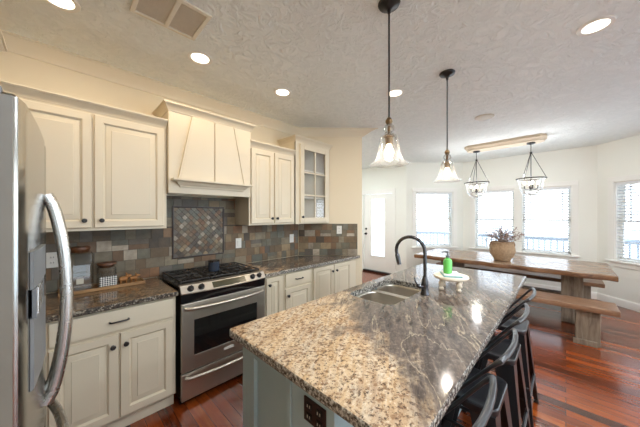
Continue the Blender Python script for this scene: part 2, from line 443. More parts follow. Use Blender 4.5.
struct(MB().box(-1.1, 6.9, -3.8, 4.5, -0.1, 0), 'floor', M['floor'])
struct(MB().box(-1.1, 6.9, -3.8, 4.5, CEIL, CEIL+0.1), 'ceiling', M['ceiling'])
WZ0, WZ1 = 0.75, 2.05
wall('wall_kitchen', (-0.9, WK), COR, 'L', e0=0.13, mat='wallk')
struct(MB().prism([COR, PEND, (3.06, 4.43), (2.93, 4.43), (2.93, 2.445), (2.49, 2.885)], 0, CEIL), 'wall_pantry', M['wallk'])
wall('wall_hall', (3.06, 4.3), (5.70, 4.3), 'L', e1=0.13)
DY0, DY1 = 3.07, 3.92
wall('wall_door', (5.70, 2.70), (5.70, 4.3), 'R', [(DY0-2.70, DY1-2.70, 0, 2.05)])
BL0, BL1 = (6.65, 1.75), (5.70, 2.70)
wall('wall_bay_left', BL0, BL1, 'R', [(0.24, 1.12, WZ0, WZ1)], e0=0.054)
wall('wall_dining', (6.65, -0.40), (6.65, 1.75), 'R', [(0.32, 1.06, WZ0, WZ1), (1.17, 1.91, WZ0, WZ1)], e0=0.054, e1=0.054)
BR0, BR1 = (5.70, -1.35), (6.65, -0.40)
wall('wall_bay_right', BR0, BR1, 'R', [(0.24, 1.08, WZ0, WZ1)], e1=0.054)
wall('wall_right', (5.70, -3.6), (5.70, -1.35), 'R', [(0.5, 1.7, 0.3, 2.2)], e0=0.13)
wall('wall_back', (-0.9, -3.6), (5.70, -3.6), 'R', [(0.6, 1.8, 0.6, 2.2), (3.4, 6.3, 0.1, 2.35)], e0=0.13)
wall('wall_left', (-0.9, -3.6), (-0.9, WK), 'L', mat='wallk')

# crown moulding of the kitchen and baseboards
cp = [(0, CEIL), (0, CEIL-0.10), (0.012, CEIL-0.10), (0.018, CEIL-0.085), (0.03, CEIL-0.07), (0.055, CEIL-0.035), (0.072, CEIL-0.022), (0.075, CEIL-0.012), (0.088, CEIL-0.012), (0.088, CEIL)]
struct(MB().sweep(cp, [(-0.9, -3.6), (-0.9, WK), COR, PEND, (3.06, 4.3)]), 'trim_1', M['crown'])
bp = [(0, 0), (0.014, 0), (0.014, 0.10), (0.010, 0.115), (0.004, 0.125), (0, 0.125)]
def baseboard(name, a, b): struct(MB().sweep(bp, [a, b]), name, M['trim'])
baseboard('baseboard_hall', (3.06, 4.3), (5.70, 4.3)); baseboard('baseboard_bay_right', (6.65, -0.40), (5.70, -1.35))
baseboard('baseboard_dining', (6.65, 1.75), (6.65, -0.40)); baseboard('baseboard_bay_left', (5.70, 2.70), (6.65, 1.75))
baseboard('baseboard_door', (5.70, 2.98), (5.70, 2.70)); baseboard('baseboard_right', (5.70, -1.35), (5.70, -3.6))
baseboard('baseboard_pantry', (3.06, 2.13), (3.06, 4.3))

# windows -------------------------------------------------------------------------------------------------
blinds = 0
def window(name, p0, p1, units, z0, z1, grille=True, blind_labels=None, label=None):
    F, L = frame(p0, p1, 'R'); a, b = units[0][0], units[-1][1]; cw = 0.085
    mb = MB(F)
    mb.box(a-cw, a, -0.02, 0.0, z0-0.02, z1+0.0, 0.004); mb.box(b, b+cw, -0.02, 0.0, z0-0.02, z1+0.0, 0.004)
    mb.box(a-cw, b+cw, -0.022, 0.0, z1, z1+cw, 0.004)
    for i in range(len(units)-1): mb.box(units[i][1], units[i+1][0], -0.02, 0.0, z0, z1, 0.004)
    for (u0, u1) in units:                        # jamb liners
        mb.box(u0, u0+0.012, 0, 0.13, z0, z1); mb.box(u1-0.012, u1, 0, 0.13, z0, z1); mb.box(u0, u1, 0, 0.13, z1-0.012, z1)
    r = struct(mb, name, M['trim'], label)
    MB(F).box(a-cw-0.02, b+cw+0.02, -0.06, 0.0, z0-0.03, z0, 0.006).box(a-cw, b+cw, -0.018, 0, z0-0.11, z0-0.03, 0.004).build('sill', M['trim'], r)
    for i, (u0, u1) in enumerate(units):
        zm = (z0+z1)/2 + 0.0; s = 0.04
        for (q0, q1, y) in ((z0, zm+0.02, 0.075), (zm-0.02, z1, 0.10)):
            fm = MB(F)
            fm.box(u0+0.012, u0+0.012+s, y, y+0.025, q0, q1, 0.003).box(u1-0.012-s, u1-0.012, y, y+0.025, q0, q1, 0.003)
            fm.box(u0+0.012, u1-0.012, y, y+0.025, q0, q0+s, 0.003).box(u0+0.012, u1-0.012, y, y+0.025, q1-s, q1, 0.003)
            fo = fm.build('sash', M['trim'], r)
            MB(F).box(u0+0.05, u1-0.05, y+0.010, y+0.014, q0+s, q1-s).build('pane', M['pane'], fo)
            if grille and y > 0.09:
                g = MB(F); i0, i1 = u0+0.13, u1-0.13
                for u in (i0, i1): g.box(u-0.008, u+0.008, y+0.002, y+0.020, q0+s, q1-s)
                for z in (q0+0.13, q1-0.13): g.box(u0+0.05, u1-0.05, y+0.002, y+0.020, z-0.008, z+0.008)
                g.build('muntin', M['slat'], fo)
        if blind_labels:
            t = thing('window_blind', F @ Vector(((u0+u1)/2, 0.03, z0)), blind_labels[i], 'blind', 'white slatted blinds in the dining bay')
            MB(F).box(u0+0.016, u1-0.016, 0.005, 0.058, z1-0.065, z1-0.014, 0.004).build('headrail', M['slat'], t)
            MB(F).box(u0+0.02, u1-0.02, 0.010, 0.054, z0+0.004, z0+0.022, 0.003).build('bottom_rail', M['slat'], t)
            sl = MB(F); z = z0+0.055; rt = Matrix.Rotation(math.radians(-24), 3, 'X')
            while z < z1-0.07:
                sl.box(u0+0.02, u1-0.02, 0.009, 0.055, z-0.0014, z+0.0014, rot=rt); z += 0.05
            sl.build('slats', M['slat'], t)
            cd = MB(F)
            for f in (0.16, 0.84):
                u = u0+(u1-u0)*f; cd.box(u-0.0015, u+0.0015, 0.007, 0.010, z0+0.02, z1-0.06)
            cd.build('ladder_cord', M['cordw'], t)
    c = F @ Vector(((a+b)/2, 0.135, (z0+z1)/2)); inward = -(F.to_3x3() @ Vector((0, 1, 0)))
    area_light('daylight_portal', c, inward.to_track_quat('-Z', 'Z').to_euler(), b-a, z1-z0, 10, (1, 1, 1), True)
    return r
window('window_1', BL0, BL1, [(0.24, 1.12)], WZ0, WZ1, True, ['white slatted blind in the single window beside the glass door'])
window('window_2', (6.65, -0.40), (6.65, 1.75), [(0.32, 1.06), (1.17, 1.91)], WZ0, WZ1, True,
       ['white slatted blind in the double window half nearer the bay corner', 'white slatted blind in the double window half behind the basket plant'])
window('window_3', BR0, BR1, [(0.24, 1.08)], WZ0, WZ1, True, ['white slatted blind cut by the right picture edge'])
window('fill_window_4', (5.70, -3.6), (5.70, -1.35), [(0.5, 1.7)], 0.3, 2.2, False)  # out of view, added to let in more daylight
window('fill_window_5', (-0.9, -3.6), (5.70, -3.6), [(0.6, 1.8)], 0.6, 2.2, False)  # made-up opening behind the camera, there for fill light
window('fill_window_6', (-0.9, -3.6), (5.70, -3.6), [(3.4, 4.85), (4.85, 6.3)], 0.1, 2.35, False)  # wide unseen opening, added to brighten the dining side

# glass door in the far wall
F, _ = frame((5.70, 2.70), (5.70, 4.3), 'R'); a, b = DY0-2.70, DY1-2.70
mb = MB(F); mb.box(a-0.09, a, -0.02, 0, 0, 2.05, 0.004).box(b, b+0.09, -0.02, 0, 0, 2.05, 0.004).box(a-0.09, b+0.09, -0.022, 0, 2.05, 2.14, 0.004)
mb.box(a-0.10, b+0.10, -0.03, 0, 2.14, 2.155, 0.003)
dr = struct(mb, 'door_1', M['trim'])
g0, g1, h0, h1 = a+0.215, b-0.215, 0.42, 1.93
mb = MB(F); mb.box(a+0.01, g0, 0.03, 0.075, 0.05, 2.04, 0.003).box(g1, b-0.01, 0.03, 0.075, 0.05, 2.04, 0.003).box(g0, g1, 0.03, 0.075, 0.05, h0, 0.003).box(g0, g1, 0.03, 0.075, h1, 2.04, 0.003)
for (p, q, r_, s_) in ((g0-0.02, g0+0.02, h0-0.02, h1+0.02), (g1-0.02, g1+0.02, h0-0.02, h1+0.02)): mb.box(p, q, 0.02, 0.03, r_, s_, 0.004)
for z in (h0, h1): mb.box(g0, g1, 0.02, 0.03, z-0.02, z+0.02, 0.004)
leaf = mb.build('door_leaf', M['trim'], dr)
MB(F).box(g0, g1, 0.048, 0.054, h0, h1).build('pane', M['pane'], leaf)
mb = MB(F)
for u in (g0+0.075, g1-0.075): mb.box(u-0.006, u+0.006, 0.04, 0.062, h0, h1)
for z in (h0+0.12, h1-0.12): mb.box(g0, g1, 0.04, 0.062, z-0.006, z+0.006)
mb.build('muntin', M['slat'], leaf)
MB(F).lathe([(0.001, -0.055), (0.022, -0.05), (0.026, -0.035), (0.012, -0.02), (0.012, 0), (0.03, 0.002), (0.03, 0.01)], (b-0.07, 0.022, 1.0), 18, 'Y', True).build('door_knob', M['bronze'], leaf)
MB(F).lathe([(0.001, -0.02), (0.02, -0.018), (0.027, -0.005), (0.027, 0.01)], (b-0.07, 0.022, 1.13), 18, 'Y', True).build('deadbolt', M['bronze'], leaf)
MB(F).box(a, b, -0.03, 0.12, 0.0, 0.045, 0.004).build('threshold', M['bronze'], dr)
area_light('door_portal', F @ Vector(((a+b)/2, 0.13, 1.2)), (F.to_3x3() @ Vector((0, -1, 0))).to_track_quat('-Z', 'Z').to_euler(), g1-g0, h1-h0, 10, (1, 1, 1), True)

# outdoors: deck, railings, ground
struct(MB().box(5.85, 9.6, -4.5, 6.5, -0.16, -0.06), 'deck', M['deck'])
struct(MB().box(-60, 80, -60, 60, -1.3, -1.2), 'ground', M['ground'])
def railing(p0, p1, label, n_extra=0):
    F, L = frame(p0, p1, 'R'); t = thing('deck_railing', (p0[0], p0[1], -0.06), label, 'railing', 'white deck railings outside')
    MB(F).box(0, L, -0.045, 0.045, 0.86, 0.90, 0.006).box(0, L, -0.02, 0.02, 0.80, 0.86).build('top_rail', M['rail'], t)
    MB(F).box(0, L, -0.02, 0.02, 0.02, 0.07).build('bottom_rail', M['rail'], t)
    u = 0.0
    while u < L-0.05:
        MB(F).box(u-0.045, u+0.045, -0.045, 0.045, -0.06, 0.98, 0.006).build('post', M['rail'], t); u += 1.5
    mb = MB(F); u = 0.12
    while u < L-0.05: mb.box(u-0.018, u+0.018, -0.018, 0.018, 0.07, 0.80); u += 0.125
    o = mb.build('balusters', M['rail'], t); o['kind'] = 'stuff'
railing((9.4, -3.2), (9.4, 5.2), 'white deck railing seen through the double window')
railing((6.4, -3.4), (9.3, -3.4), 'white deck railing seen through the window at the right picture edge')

# ------------------------------------------------------------------ cabinets
def panel_front(mb, x0, x1, z0, z1, y, raised=True, th=0.02, frame_w=0.055):
    """raised-panel door front facing -Y, back at y, front face at y-th"""
    f = y - th
    if raised: prof = [(0.0, y), (0.0, f+0.004), (0.003, f), (frame_w-0.006, f), (frame_w-0.003, f+0.004), (frame_w+0.001, f+0.007), (frame_w+0.003, f+0.014), (frame_w+0.009, f+0.015), (frame_w+0.011, f+0.011), (frame_w+0.040, f+0.004), (frame_w+0.042, f+0.001), (frame_w+0.045, f+0.0005)]
    else: prof = [(0.0, y), (0.0, f+0.004), (0.004, f+0.0), (0.016, f-0.001)]
    rings = [[(x0+i, yy, z0+i), (x1-i, yy, z0+i), (x1-i, yy, z1-i), (x0+i, yy, z1-i)] for i, yy in prof]
    mb.loft(rings); return mb
def knob(parent, x, y, z):
    MB().lathe([(0.001, -0.030), (0.011, -0.029), (0.0155, -0.024), (0.0155, -0.019), (0.008, -0.014), (0.006, -0.002), (0.010, 0.0)], (x, y, z), 16, 'Y', True).build('knob', M['black'], parent)
def pull(parent, x, y, z, w=0.10):
    pts = [(x-w/2, y, z), (x-w/2, y-0.018, z), (x-w/2+0.012, y-0.026, z), (x+w/2-0.012, y-0.026, z), (x+w/2, y-0.018, z), (x+w/2, y, z)]
    MB().tube(pts, 0.0055, 8).build('pull', M['black'], parent)
def crown_path(x0, x1, yf, yb, z, left=True, right=True, h=0.065, d=0.045):
    prof = [(0, z), (0.006, z), (0.008, z+h*0.18), (0.016, z+h*0.3), (d*0.62, z+h*0.66), (d*0.82, z+h*0.74), (d*0.84, z+h*0.82), (d, z+h*0.84), (d, z+h), (0, z+h)]
    path = ([(x0, yb)] if left else []) + [(x0, yf), (x1, yf)] + ([(x1, yb)] if right else [])
    return prof, path
YW = WK - 0.004
def upper(name, label, x0, x1, yf, z0, z1, doors, knobs, crown_lr=(False, False), crown_x=None):
    t = thing(name, ((x0+x1)/2, YW, z0), label, 'cabinet')
    MB().box(x0, x1, yf, YW, z0, z1, 0.002).build('carcass', M['cab'], t)
    for (a, b), kx in zip(doors, knobs):
        d = panel_front(MB(), a, b, z0+0.022, z1-0.03, yf-0.001).build('door', M['cab'], t)
        knob(d, kx, yf-0.021, z0+0.075)
    prof, path = crown_path(x0, x1, yf, YW, z1-0.012, *crown_lr)
    MB().sweep(prof, path).build('crown', M['cab'], t)
    return t
YU = 2.475
upper('wall_cabinet', 'cream two-door wall cabinet above the jars, left of the hood', -0.33, 0.634, YU, 1.385, 2.262,
      [(-0.30, 0.152), (0.166, 0.61)], [0.112, 0.206])
upper('wall_cabinet', 'narrow cream two-door wall cabinet between hood and glass-fronted cabinet', 1.425, 2.068, YU, 1.385, 2.262,
      [(1.445, 1.742), (1.754, 2.052)], [1.712, 1.784], )

# glass-door cabinet, open carcass
GX0, GX1, GY = 2.071, 2.70, 2.452
t = thing('display_cabinet', (2.38, YW, 1.385), 'tall cream wall cabinet with a glass-paned door at the pantry corner', 'cabinet')
gz0, gz1 = 1.385, 2.452
foot = [(GX0+0.02, GY+0.0005), (GX1-0.0005, GY+0.0005), (GX1, 2.482), (2.401, 2.782), (GX0+0.02, 2.782)]
back = [(GX0+0.02, 2.775), (2.396, 2.775), (2.692, 2.479), (2.692, 2.465), (2.392, 2.765), (GX0+0.02, 2.765)]
mb = MB(); mb.prism(foot, gz0, gz0+0.02).prism(foot, gz1-0.02, gz1)
mb.box(GX0-0.0025, GX0+0.02, GY, YW, gz0, gz1); mb.box(GX0-0.0025, GX0+0.085, GY-0.001, GY+0.02, gz0, gz1).box(GX1-0.05, GX1, GY-0.001, GY+0.02, gz0, gz1).box(GX0+0.085, GX1-0.05, GY-0.001, GY+0.018, gz1-0.05, gz1-0.0005).box(GX0+0.085, GX1-0.05, GY-0.001, GY+0.018, gz0+0.0005, gz0+0.03)
mb.build('carcass', M['cab'], t)
mb = MB(); mb.prism(back, gz0+0.02, gz1-0.02)
x = GX0+0.06
while x < 2.38: mb.box(x-0.004, x+0.004, 2.760, 2.767, gz0+0.02, gz1-0.02); x += 0.05
mb.build('back_panel', M['cabin'], t)
for z in (1.73, 2.09): MB().prism([(GX0+0.021, GY+0.03), (GX1-0.022, GY+0.03), (2.392, 2.760), (GX0+0.021, 2.760)], z-0.009, z+0.009).build('shelf', M['cabin'], t)
dx0, dx1, dz0, dz1 = GX0+0.065, GX1-0.035, gz0+0.015, gz1-0.035; fw = 0.066; y0 = GY-0.022; y1 = GY-0.002
mb = MB(); mb.box(dx0, dx0+fw, y0, y1, dz0, dz1, 0.003).box(dx1-fw, dx1, y0, y1, dz0, dz1, 0.003).box(dx0+fw, dx1-fw, y0, y1, dz0, dz0+fw, 0.003).box(dx0+fw, dx1-fw, y0, y1, dz1-fw, dz1, 0.003)
d = mb.build('door', M['cab'], t)
mb = MB(); xm = (dx0+dx1)/2; mb.box(xm-0.009, xm+0.009, y0+0.002, y1-0.004, dz0+fw, dz1-fw)
for k in (1, 2):
    z = dz0+fw+(dz1-dz0-2*fw)*k/3; mb.box(dx0+fw, dx1-fw, y0+0.002, y1-0.004, z-0.009, z+0.009)
mb.build('muntin', M['cab'], d)
MB().box(dx0+fw, dx1-fw, y1-0.004, y1-0.001, dz0+fw, dz1-fw).build('pane', M['pane'], d)
knob(d, dx0+0.03, y0, dz0+0.075)
prof, path = crown_path(GX0, GX1, GY, 2.48, gz1-0.012); path[0] = (GX0, YW)
MB().sweep(prof, path).build('crown', M['cab'], t)

# range hood
t = thing('range_hood', (1.03, YW, 1.69), 'cream wooden range hood with tapered front panel above the stove', 'range hood')
HX0, HX1, HY = 0.638, 1.421, 2.435
mb = MB(); mb.box(HX0, HX1, HY, YW, 1.76, 2.41, 0.002).box(HX0, HX1, HY, HY+0.02, 1.69, 1.765, 0.002).box(HX0, HX0+0.02, HY, YW, 1.69, 1.765).box(HX1-0.02, HX1, HY, YW, 1.69, 1.765)
mb.build('hood_body', M['cab'], t)
mb = MB(); f = HY
def trap(xa, xb, xc, xd, y):  # bottom xa..xb, top xc..xd
    return [(xa, y, 1.815), (xb, y, 1.815), (xd, y, 2.39), (xc, y, 2.39)]
mb.loft([trap(HX0+0.085, 1.026, HX0+0.20, 1.026, f), trap(HX0+0.085, 1.026, HX0+0.20, 1.026, f-0.014), trap(HX0+0.089, 1.022, HX0+0.203, 1.022, f-0.017)])
mb.loft([trap(1.033, HX1-0.085, 1.033, HX1-0.20, f), trap(1.033, HX1-0.085, 1.033, HX1-0.20, f-0.014), trap(1.037, HX1-0.089, 1.037, HX1-0.203, f-0.017)])
mb.build('tapered_panel', M['cab'], t)
for xb, xt, w in ((HX0+0.085, HX0+0.20, -0.014), (HX1-0.085, HX1-0.20, 0.014)):
    st_ = [(xb, xb+w, xt+w, xt)]
    a_, b_, c_, d_ = st_[0]
    MB().loft([[(a_, y, 1.816), (b_, y, 1.816), (c_, y, 2.389), (d_, y, 2.389)] for y in (f, f-0.024)]).build('side_batten', M['cab'], t)
lp = [(0, 1.745), (0.012, 1.745), (0.018, 1.762), (0.034, 1.772), (0.046, 1.79), (0.078, 1.794), (0.084, 1.800), (0.084, 1.815), (0, 1.815)]
MB().sweep(lp, [(HX0+0.10, HY+0.0), (HX0+0.10, HY-0.001), (HX1-0.10, HY-0.001), (HX1-0.10, HY)]).build('ledge', M['cab'], t)
prof, path = crown_path(HX0, HX1, HY, YW, 2.398); MB().sweep(prof, path).build('crown', M['cab'], t)
MB().box(HX0+0.06, HX1-0.06, HY+0.05, YW-0.03, 1.752, 1.76).build('filter', M['steel'], t)

# base cabinets
YB = 2.185
def base(name, label, x0, x1, fronts, toe=True):
    t = thing(name, ((x0+x1)/2, YW, 0), label, 'cabinet')
    MB().box(x0, x1, YB, YW, 0.105, 0.874, 0.002).build('carcass', M['cab'], t)
    MB().box(x0, x1, YB+0.055, YW, 0.0, 0.105).box(x0, x1, YB+0.046, YB+0.055, 0.0, 0.075, 0.003).build('toe_kick', M['cab'], t)
    for kind, a, b, z0, z1, hx in fronts:
        if kind == 'drawer':
            d = panel_front(MB(), a, b, z0, z1, YB-0.001, False).build('drawer', M['cab'], t); pull(d, (a+b)/2, YB-0.022, (z0+z1)/2)
        elif kind == 'panel':
            panel_front(MB(), a, b, z0, z1, YB-0.001, False).build('panel', M['cab'], t)
        else:
            d = panel_front(MB(), a, b, z0, z1, YB-0.001).build('door', M['cab'], t); knob(d, hx, YB-0.021, z1-0.075)
    return t
base('base_cabinet', 'cream base cabinet with one drawer over two doors, beside the fridge', -0.085, 0.622,
     [('drawer', -0.055, 0.600, 0.715, 0.858, 0), ('door', -0.055, 0.268, 0.125, 0.695, 0.238), ('door', 0.278, 0.600, 0.125, 0.695, 0.308)])
base('base_cabinet', 'narrow cream base cabinet with a single door right of the stove', 1.428, 1.672, [('door', 1.445, 1.652, 0.125, 0.858, 1.476)])
base('base_cabinet', 'cream base cabinet with one drawer over one door, mid right counter', 1.674, 2.085, [('drawer', 1.690, 2.066, 0.715, 0.858, 0), ('door', 1.690, 2.066, 0.125, 0.695, 1.72)])
t = base('base_cabinet', 'cream base cabinet with two full-height doors at the pantry end', 2.087, 2.42, [])
t.location.x = 2.3
for c in t.children: bpy.data.objects.remove(c)
pc = [(2.087, YB), (2.985, YB), (2.42, 2.75), (2.087, 2.75)]
MB().prism(pc, 0.105, 0.874).build('carcass', M['cab'], t)
MB().prism([(2.087, YB+0.05), (2.93, YB+0.05), (2.42, 2.75), (2.087, 2.75)], 0.0, 0.105).build('toe_kick', M['cab'], t)
for a, b, hx in ((2.11, 2.478, 2.445), (2.490, 2.858, 2.525)):
    d = panel_front(MB(), a, b, 0.125, 0.858, YB-0.001).build('door', M['cab'], t); knob(d, hx, YB-0.021, 0.775)
# corner cabinet hidden beside the fridge
base('base_cabinet', 'plain cream corner base cabinet tucked behind the fridge', -0.88, -0.088, [('panel', -0.80, -0.11, 0.125, 0.858, 0)])

# countertops
YC = 2.142
def poly_outer(pts):
    c = Vector((sum(p[0] for p in pts)/len(pts), sum(p[1] for p in pts)/len(pts)))
    def loop(i):
        out = []; n = len(pts)
        for k in range(n):
            p, a, b = Vector(pts[k]), Vector(pts[k-1]), Vector(pts[(k+1) % n])
            d0 = (p-a).normalized(); d1 = (b-p).normalized(); n0 = Vector((-d0.y, d0.x)); n1 = Vector((-d1.y, d1.x)); mm = n0+n1; mm = mm/mm.dot(n0)
            q = p + mm*i; out.append((q.x, q.y))
        return out
    return loop
o = MB().slab(poly_outer([(-0.88, YC), (0.628, YC), (0.628, YW-0.012), (-0.88, YW-0.012)]), [], 0.8745, 0.914, 0.008).build('countertop', M['granited'], angle=14)
tag(o, 'dark brown veined granite worktop under the jars and tray', 'countertop')
o = MB().slab(poly_outer([(1.424, YC), (3.028, YC), (2.385, YW-0.012), (1.424, YW-0.012)]), [], 0.8745, 0.914, 0.008).build('countertop', M['granite2'], angle=14)
tag(o, 'speckled granite worktop running from the stove to the pantry wall', 'countertop')

# backsplash tiles
PAL = [lin(*c) for c in ((108, 106, 92), (102, 104, 94), (120, 110, 92), (122, 102, 78), (132, 96, 66), (152, 132, 102), (80, 70, 60), (114, 112, 100), (134, 124, 104), (108, 94, 74), (100, 94, 86), (118, 92, 68), (128, 100, 74))]
def pick(light=0.0):
    c = random.choice(PAL)
    if random.random() < light: c = lin(176, 164, 146)
    k = random.uniform(0.88, 1.4); return tuple(x*k for x in c)
def tile_field(F, x0, x1, z0, z1, y_back, skip=None, h=0.0915):
    tl = MB(F); z = z0
    while z < z1-0.012:
        zz = min(z+h, z1); x = x0 - random.uniform(0, 0.1)
        while x < x1:
            w = random.choice((0.0765, 0.0765, 0.1, 0.115, 0.153)); a, b = max(x, x0), min(x+w, x1)
            if b-a > 0.012:
                if w > 0.11 and random.random() < 0.15 and zz-z > 0.07:
                    zc = (z+zz)/2
                    for (p, q) in ((z, zc), (zc, zz)): tl.box(a+0.0016, b-0.0016, -0.010+random.uniform(-.0015, .001), y_back, p+0.0016, q-0.0016, color=pick(0.05))
                else: tl.box(a+0.0016, b-0.0016, -0.010+random.uniform(-.0015, .001), y_back, z+0.0016, zz-0.0016, color=pick(0.05))
            x += w
        z = zz
    return tl
FK = Matrix.Translation((0, WK-0.001, 0))
t = thing('backsplash', (0.8, WK, 0.914), 'multicoloured slate tile backsplash behind the stove and worktops', 'backsplash')
tl = tile_field(FK, -0.88, 2.395, 0.9155, 1.383, 0)
tl.build('tiles', M['slate'], t)
tl = tile_field(FK, 0.636, 1.423, 1.385, 1.688, 0); tl.build('tiles', M['slate'], t)
g = MB(FK); g.box(-0.88, 2.395, -0.007, 0, 0.9155, 1.383).box(0.636, 1.423, -0.007, 0, 1.383, 1.688); g.build('grout', M['grout'], t)
FP, LP = frame(COR, PEND, 'L')
FP = FP @ Matrix.Translation((0, -0.001, 0))
t = thing('backsplash', ((COR[0]+PEND[0])/2, (COR[1]+PEND[1])/2, 0.914), 'slate tile backsplash on the angled pantry wall', 'backsplash')
tile_field(FP, 0.012, 0.865, 0.9155, 1.372, 0).build('tiles', M['slate'], t)
MB(FP).box(0.012, 0.865, -0.007, 0, 0.9155, 1.372).build('grout', M['grout'], t)

# framed diamond mosaic
t = thing('mosaic_panel', (1.02, WK, 1.065), 'framed diamond mosaic tile panel set in the backsplash above the stove', 'tile panel')
MX0, MX1, MZ0, MZ1 = 0.758, 1.282, 1.065, 1.588; yb = WK-0.014
mb = MB()
for (a, b, c, d) in ((MX0, MX1, MZ0, MZ0+0.014), (MX0, MX1, MZ1-0.014, MZ1), (MX0, MX0+0.014, MZ0+0.014, MZ1-0.014), (MX1-0.014, MX1, MZ0+0.014, MZ1-0.014)): mb.box(a, b, yb-0.012, yb, c, d, 0.003)
mb.build('frame', M['darkplastic'], t)
MB().box(MX0+0.01, MX1-0.01, yb-0.002, yb, MZ0+0.01, MZ1-0.01).build('grout', M['grout'], t)
def clip(poly, x0, x1, z0, z1):
    for ax, lim, sg in ((0, x0, 1), (0, x1, -1), (1, z0, 1), (1, z1, -1)):
        out = []
        for i in range(len(poly)):
            p, q = poly[i-1], poly[i]; dp, dq = sg*(p[ax]-lim), sg*(q[ax]-lim)
            if (dp >= 0) != (dq >= 0):
                s = dp/(dp-dq); out.append((p[0]+(q[0]-p[0])*s, p[1]+(q[1]-p[1])*s))
            if dq >= 0: out.append(q)
        poly = out
        if len(poly) < 3: return []
    return poly
mo = MB(); S = 0.0415; cx, cz = (MX0+MX1)/2, (MZ0+MZ1)/2; hs = S/2-0.0014
for i in range(-11, 12):
    for j in range(-11, 12):
        c45 = math.sqrt(0.5); x, z = cx+(i-j)*S*c45, cz+(i+j)*S*c45; r = hs*math.sqrt(2)
        p = clip([(x+r, z), (x, z+r), (x-r, z), (x, z-r)], MX0+0.015, MX1-0.015, MZ0+0.015, MZ1-0.015)
        if len(p) >= 3:
            mo.loft([[(a, yb, b) for a, b in p], [(a, yb-0.007, b) for a, b in p]], color=pick(0.16))
mo.build('mosaic', M['mosaic'], t)

# outlets on the backsplash
def outlet(name, loc, label, switch=False):
    t = thing(name, loc, label, 'outlet', 'white wall plates on the backsplash'); x, y, z = loc
    MB().box(x-0.036, x+0.036, y-0.006, y, z-0.058, z+0.058, 0.002).build('plate', M['plastic'], t)
    if switch: MB().box(x-0.016, x+0.016, y-0.010, y-0.005, z-0.033, z+0.033, 0.002).build('rocker', M['plastic'], t)
    else:
        for dz in (-0.02, 0.02):
            r = MB().box(x-0.017, x+0.017, y-0.009, y-0.005, z+dz-0.014, z+dz+0.014, 0.004).build('socket', M['plastic'], t)
            for dx in (-0.007, 0.007): MB().box(x+dx-0.0015, x+dx+0.0015, y-0.0096, y-0.0088, z+dz-0.004, z+dz+0.006).build('slot', M['black'], r)
outlet('outlet', (-0.05, WK-0.012, 1.16), 'white outlet on the slate behind the fridge handle')
outlet('light_switch', (1.462, WK-0.012, 1.167), 'white wall plate on the slate just right of the stove', True)
outlet('light_switch', (2.27, WK-0.012, 1.17), 'white wall plate on the slate below the glass-fronted cabinet', True)
outlet('outlet', (0, 0, 0), 'white wall plate')
_p = [o for o in COL.objects if o.get('label') == 'white wall plate'][0]
_p['label'] = 'pale wall plate on the angled pantry backsplash'
_p.location = FP @ Vector((0.60, -0.012, 1.285)); _p.rotation_euler = (0, 0, -PI/4)

# ------------------------------------------------------------------ refrigerator
t = thing('refrigerator', (-0.43, 1.24, 0), 'stainless steel french-door refrigerator with bowed handles at left picture edge', 'refrigerator')
FY0, FY1, FT = 0.785, 1.70, 1.742
def fx(y): return -0.056 + 0.017*(1-((y-1.2425)/0.4575)**2)
MB().box(-0.82, -0.128, FY0+0.006, FY1-0.006, 0.02, FT-0.015, 0.006).build('body', M['greyplastic'], t)
def door_slab(y0, y1, z0, z1):
    n = 14; r = 0.012; front = []
    for k in range(n+1):
        y = y0+(y1-y0)*k/n; x = fx(y)
        e = min(y-y0, y1-y)
        if e < r: x -= r - math.sqrt(max(0, r*r-(r-e)**2))
        front.append((x, y))
    front.insert(1, (fx(y0+0.0035)-0.0055, y0+0.0035)); front.insert(-1, (fx(y1-0.0035)-0.0055, y1-0.0035))
    loop = [(-0.122, y0)] + front + [(-0.122, y1)]
    mb = MB(); sh = lambda i: [(x-i if x > -0.12 else x, min(max(y, y0+i), y1-i)) for x, y in loop]
    mb.loft([[(x, y, z) for x, y in sh(i)] for i, z in ((0.006, z0), (0, z0+0.006), (0, z1-0.006), (0.006, z1))]); return mb
M['fridgeside'] = plain('fridge_side_grey', lin(112, 107, 98), 0.4)
def side_mat(o):
    o.data.materials.append(M['fridgeside'])
    for p in o.data.polygons:
        if abs(p.normal.y) > 0.9: p.material_index = 1
    return o
dn = door_slab(FY0, 1.239, 0.76, FT).build('door', M['fridge'], t); df = door_slab(1.246, FY1, 0.76, FT).build('door', M['fridge'], t)
fz = door_slab(FY0, FY1, 0.07, 0.75).build('freezer_drawer', M['fridge'], t)
MB().box(-0.70, -0.15, FY0+0.05, FY1-0.05, 0.0, 0.03).build('base_grille', M['black'], t)
for par, y in ((dn, 1.197), (df, 1.288)):
    pts = []
    for k in range(25):
        s = k/24; z = 0.895 + (1.565-0.895)*s; b = math.sin(PI*s)**0.62
        pts.append((fx(y)-0.004 + 0.008 + 0.047*b, y, z))
    MB().tube(pts, 0.0165, 14).build('handle', M['handle'], par)
pts = [(fx(FY0+0.08+0.755*k/20)-0.002+0.05*math.sin(PI*k/20)**0.6, FY0+0.08+0.755*k/20, 0.70) for k in range(21)]
MB().tube(pts, 0.0155, 12).build('handle', M['handle'], fz)
mb = MB(); y0, y1 = 0.865, 1.10
dl = lambda z: [(-0.05, y0, z), (-0.0445, y0+0.01, z), (-0.036, (y0+y1)/2, z), (-0.033, y1-0.012, z), (-0.05, y1, z)]
mb.loft([dl(z) for z in (1.10, 1.11, 1.265)])
mb.loft([dl(z) for z in (1.33, 1.40, 1.415)])
mb.box(-0.047, -0.040, y0, y0+0.03, 1.265, 1.33); mb.box(-0.044, -0.0365, y1-0.03, y1, 1.265, 1.33)
ds = mb.build('water_dispenser', M['greyplastic'], dn)
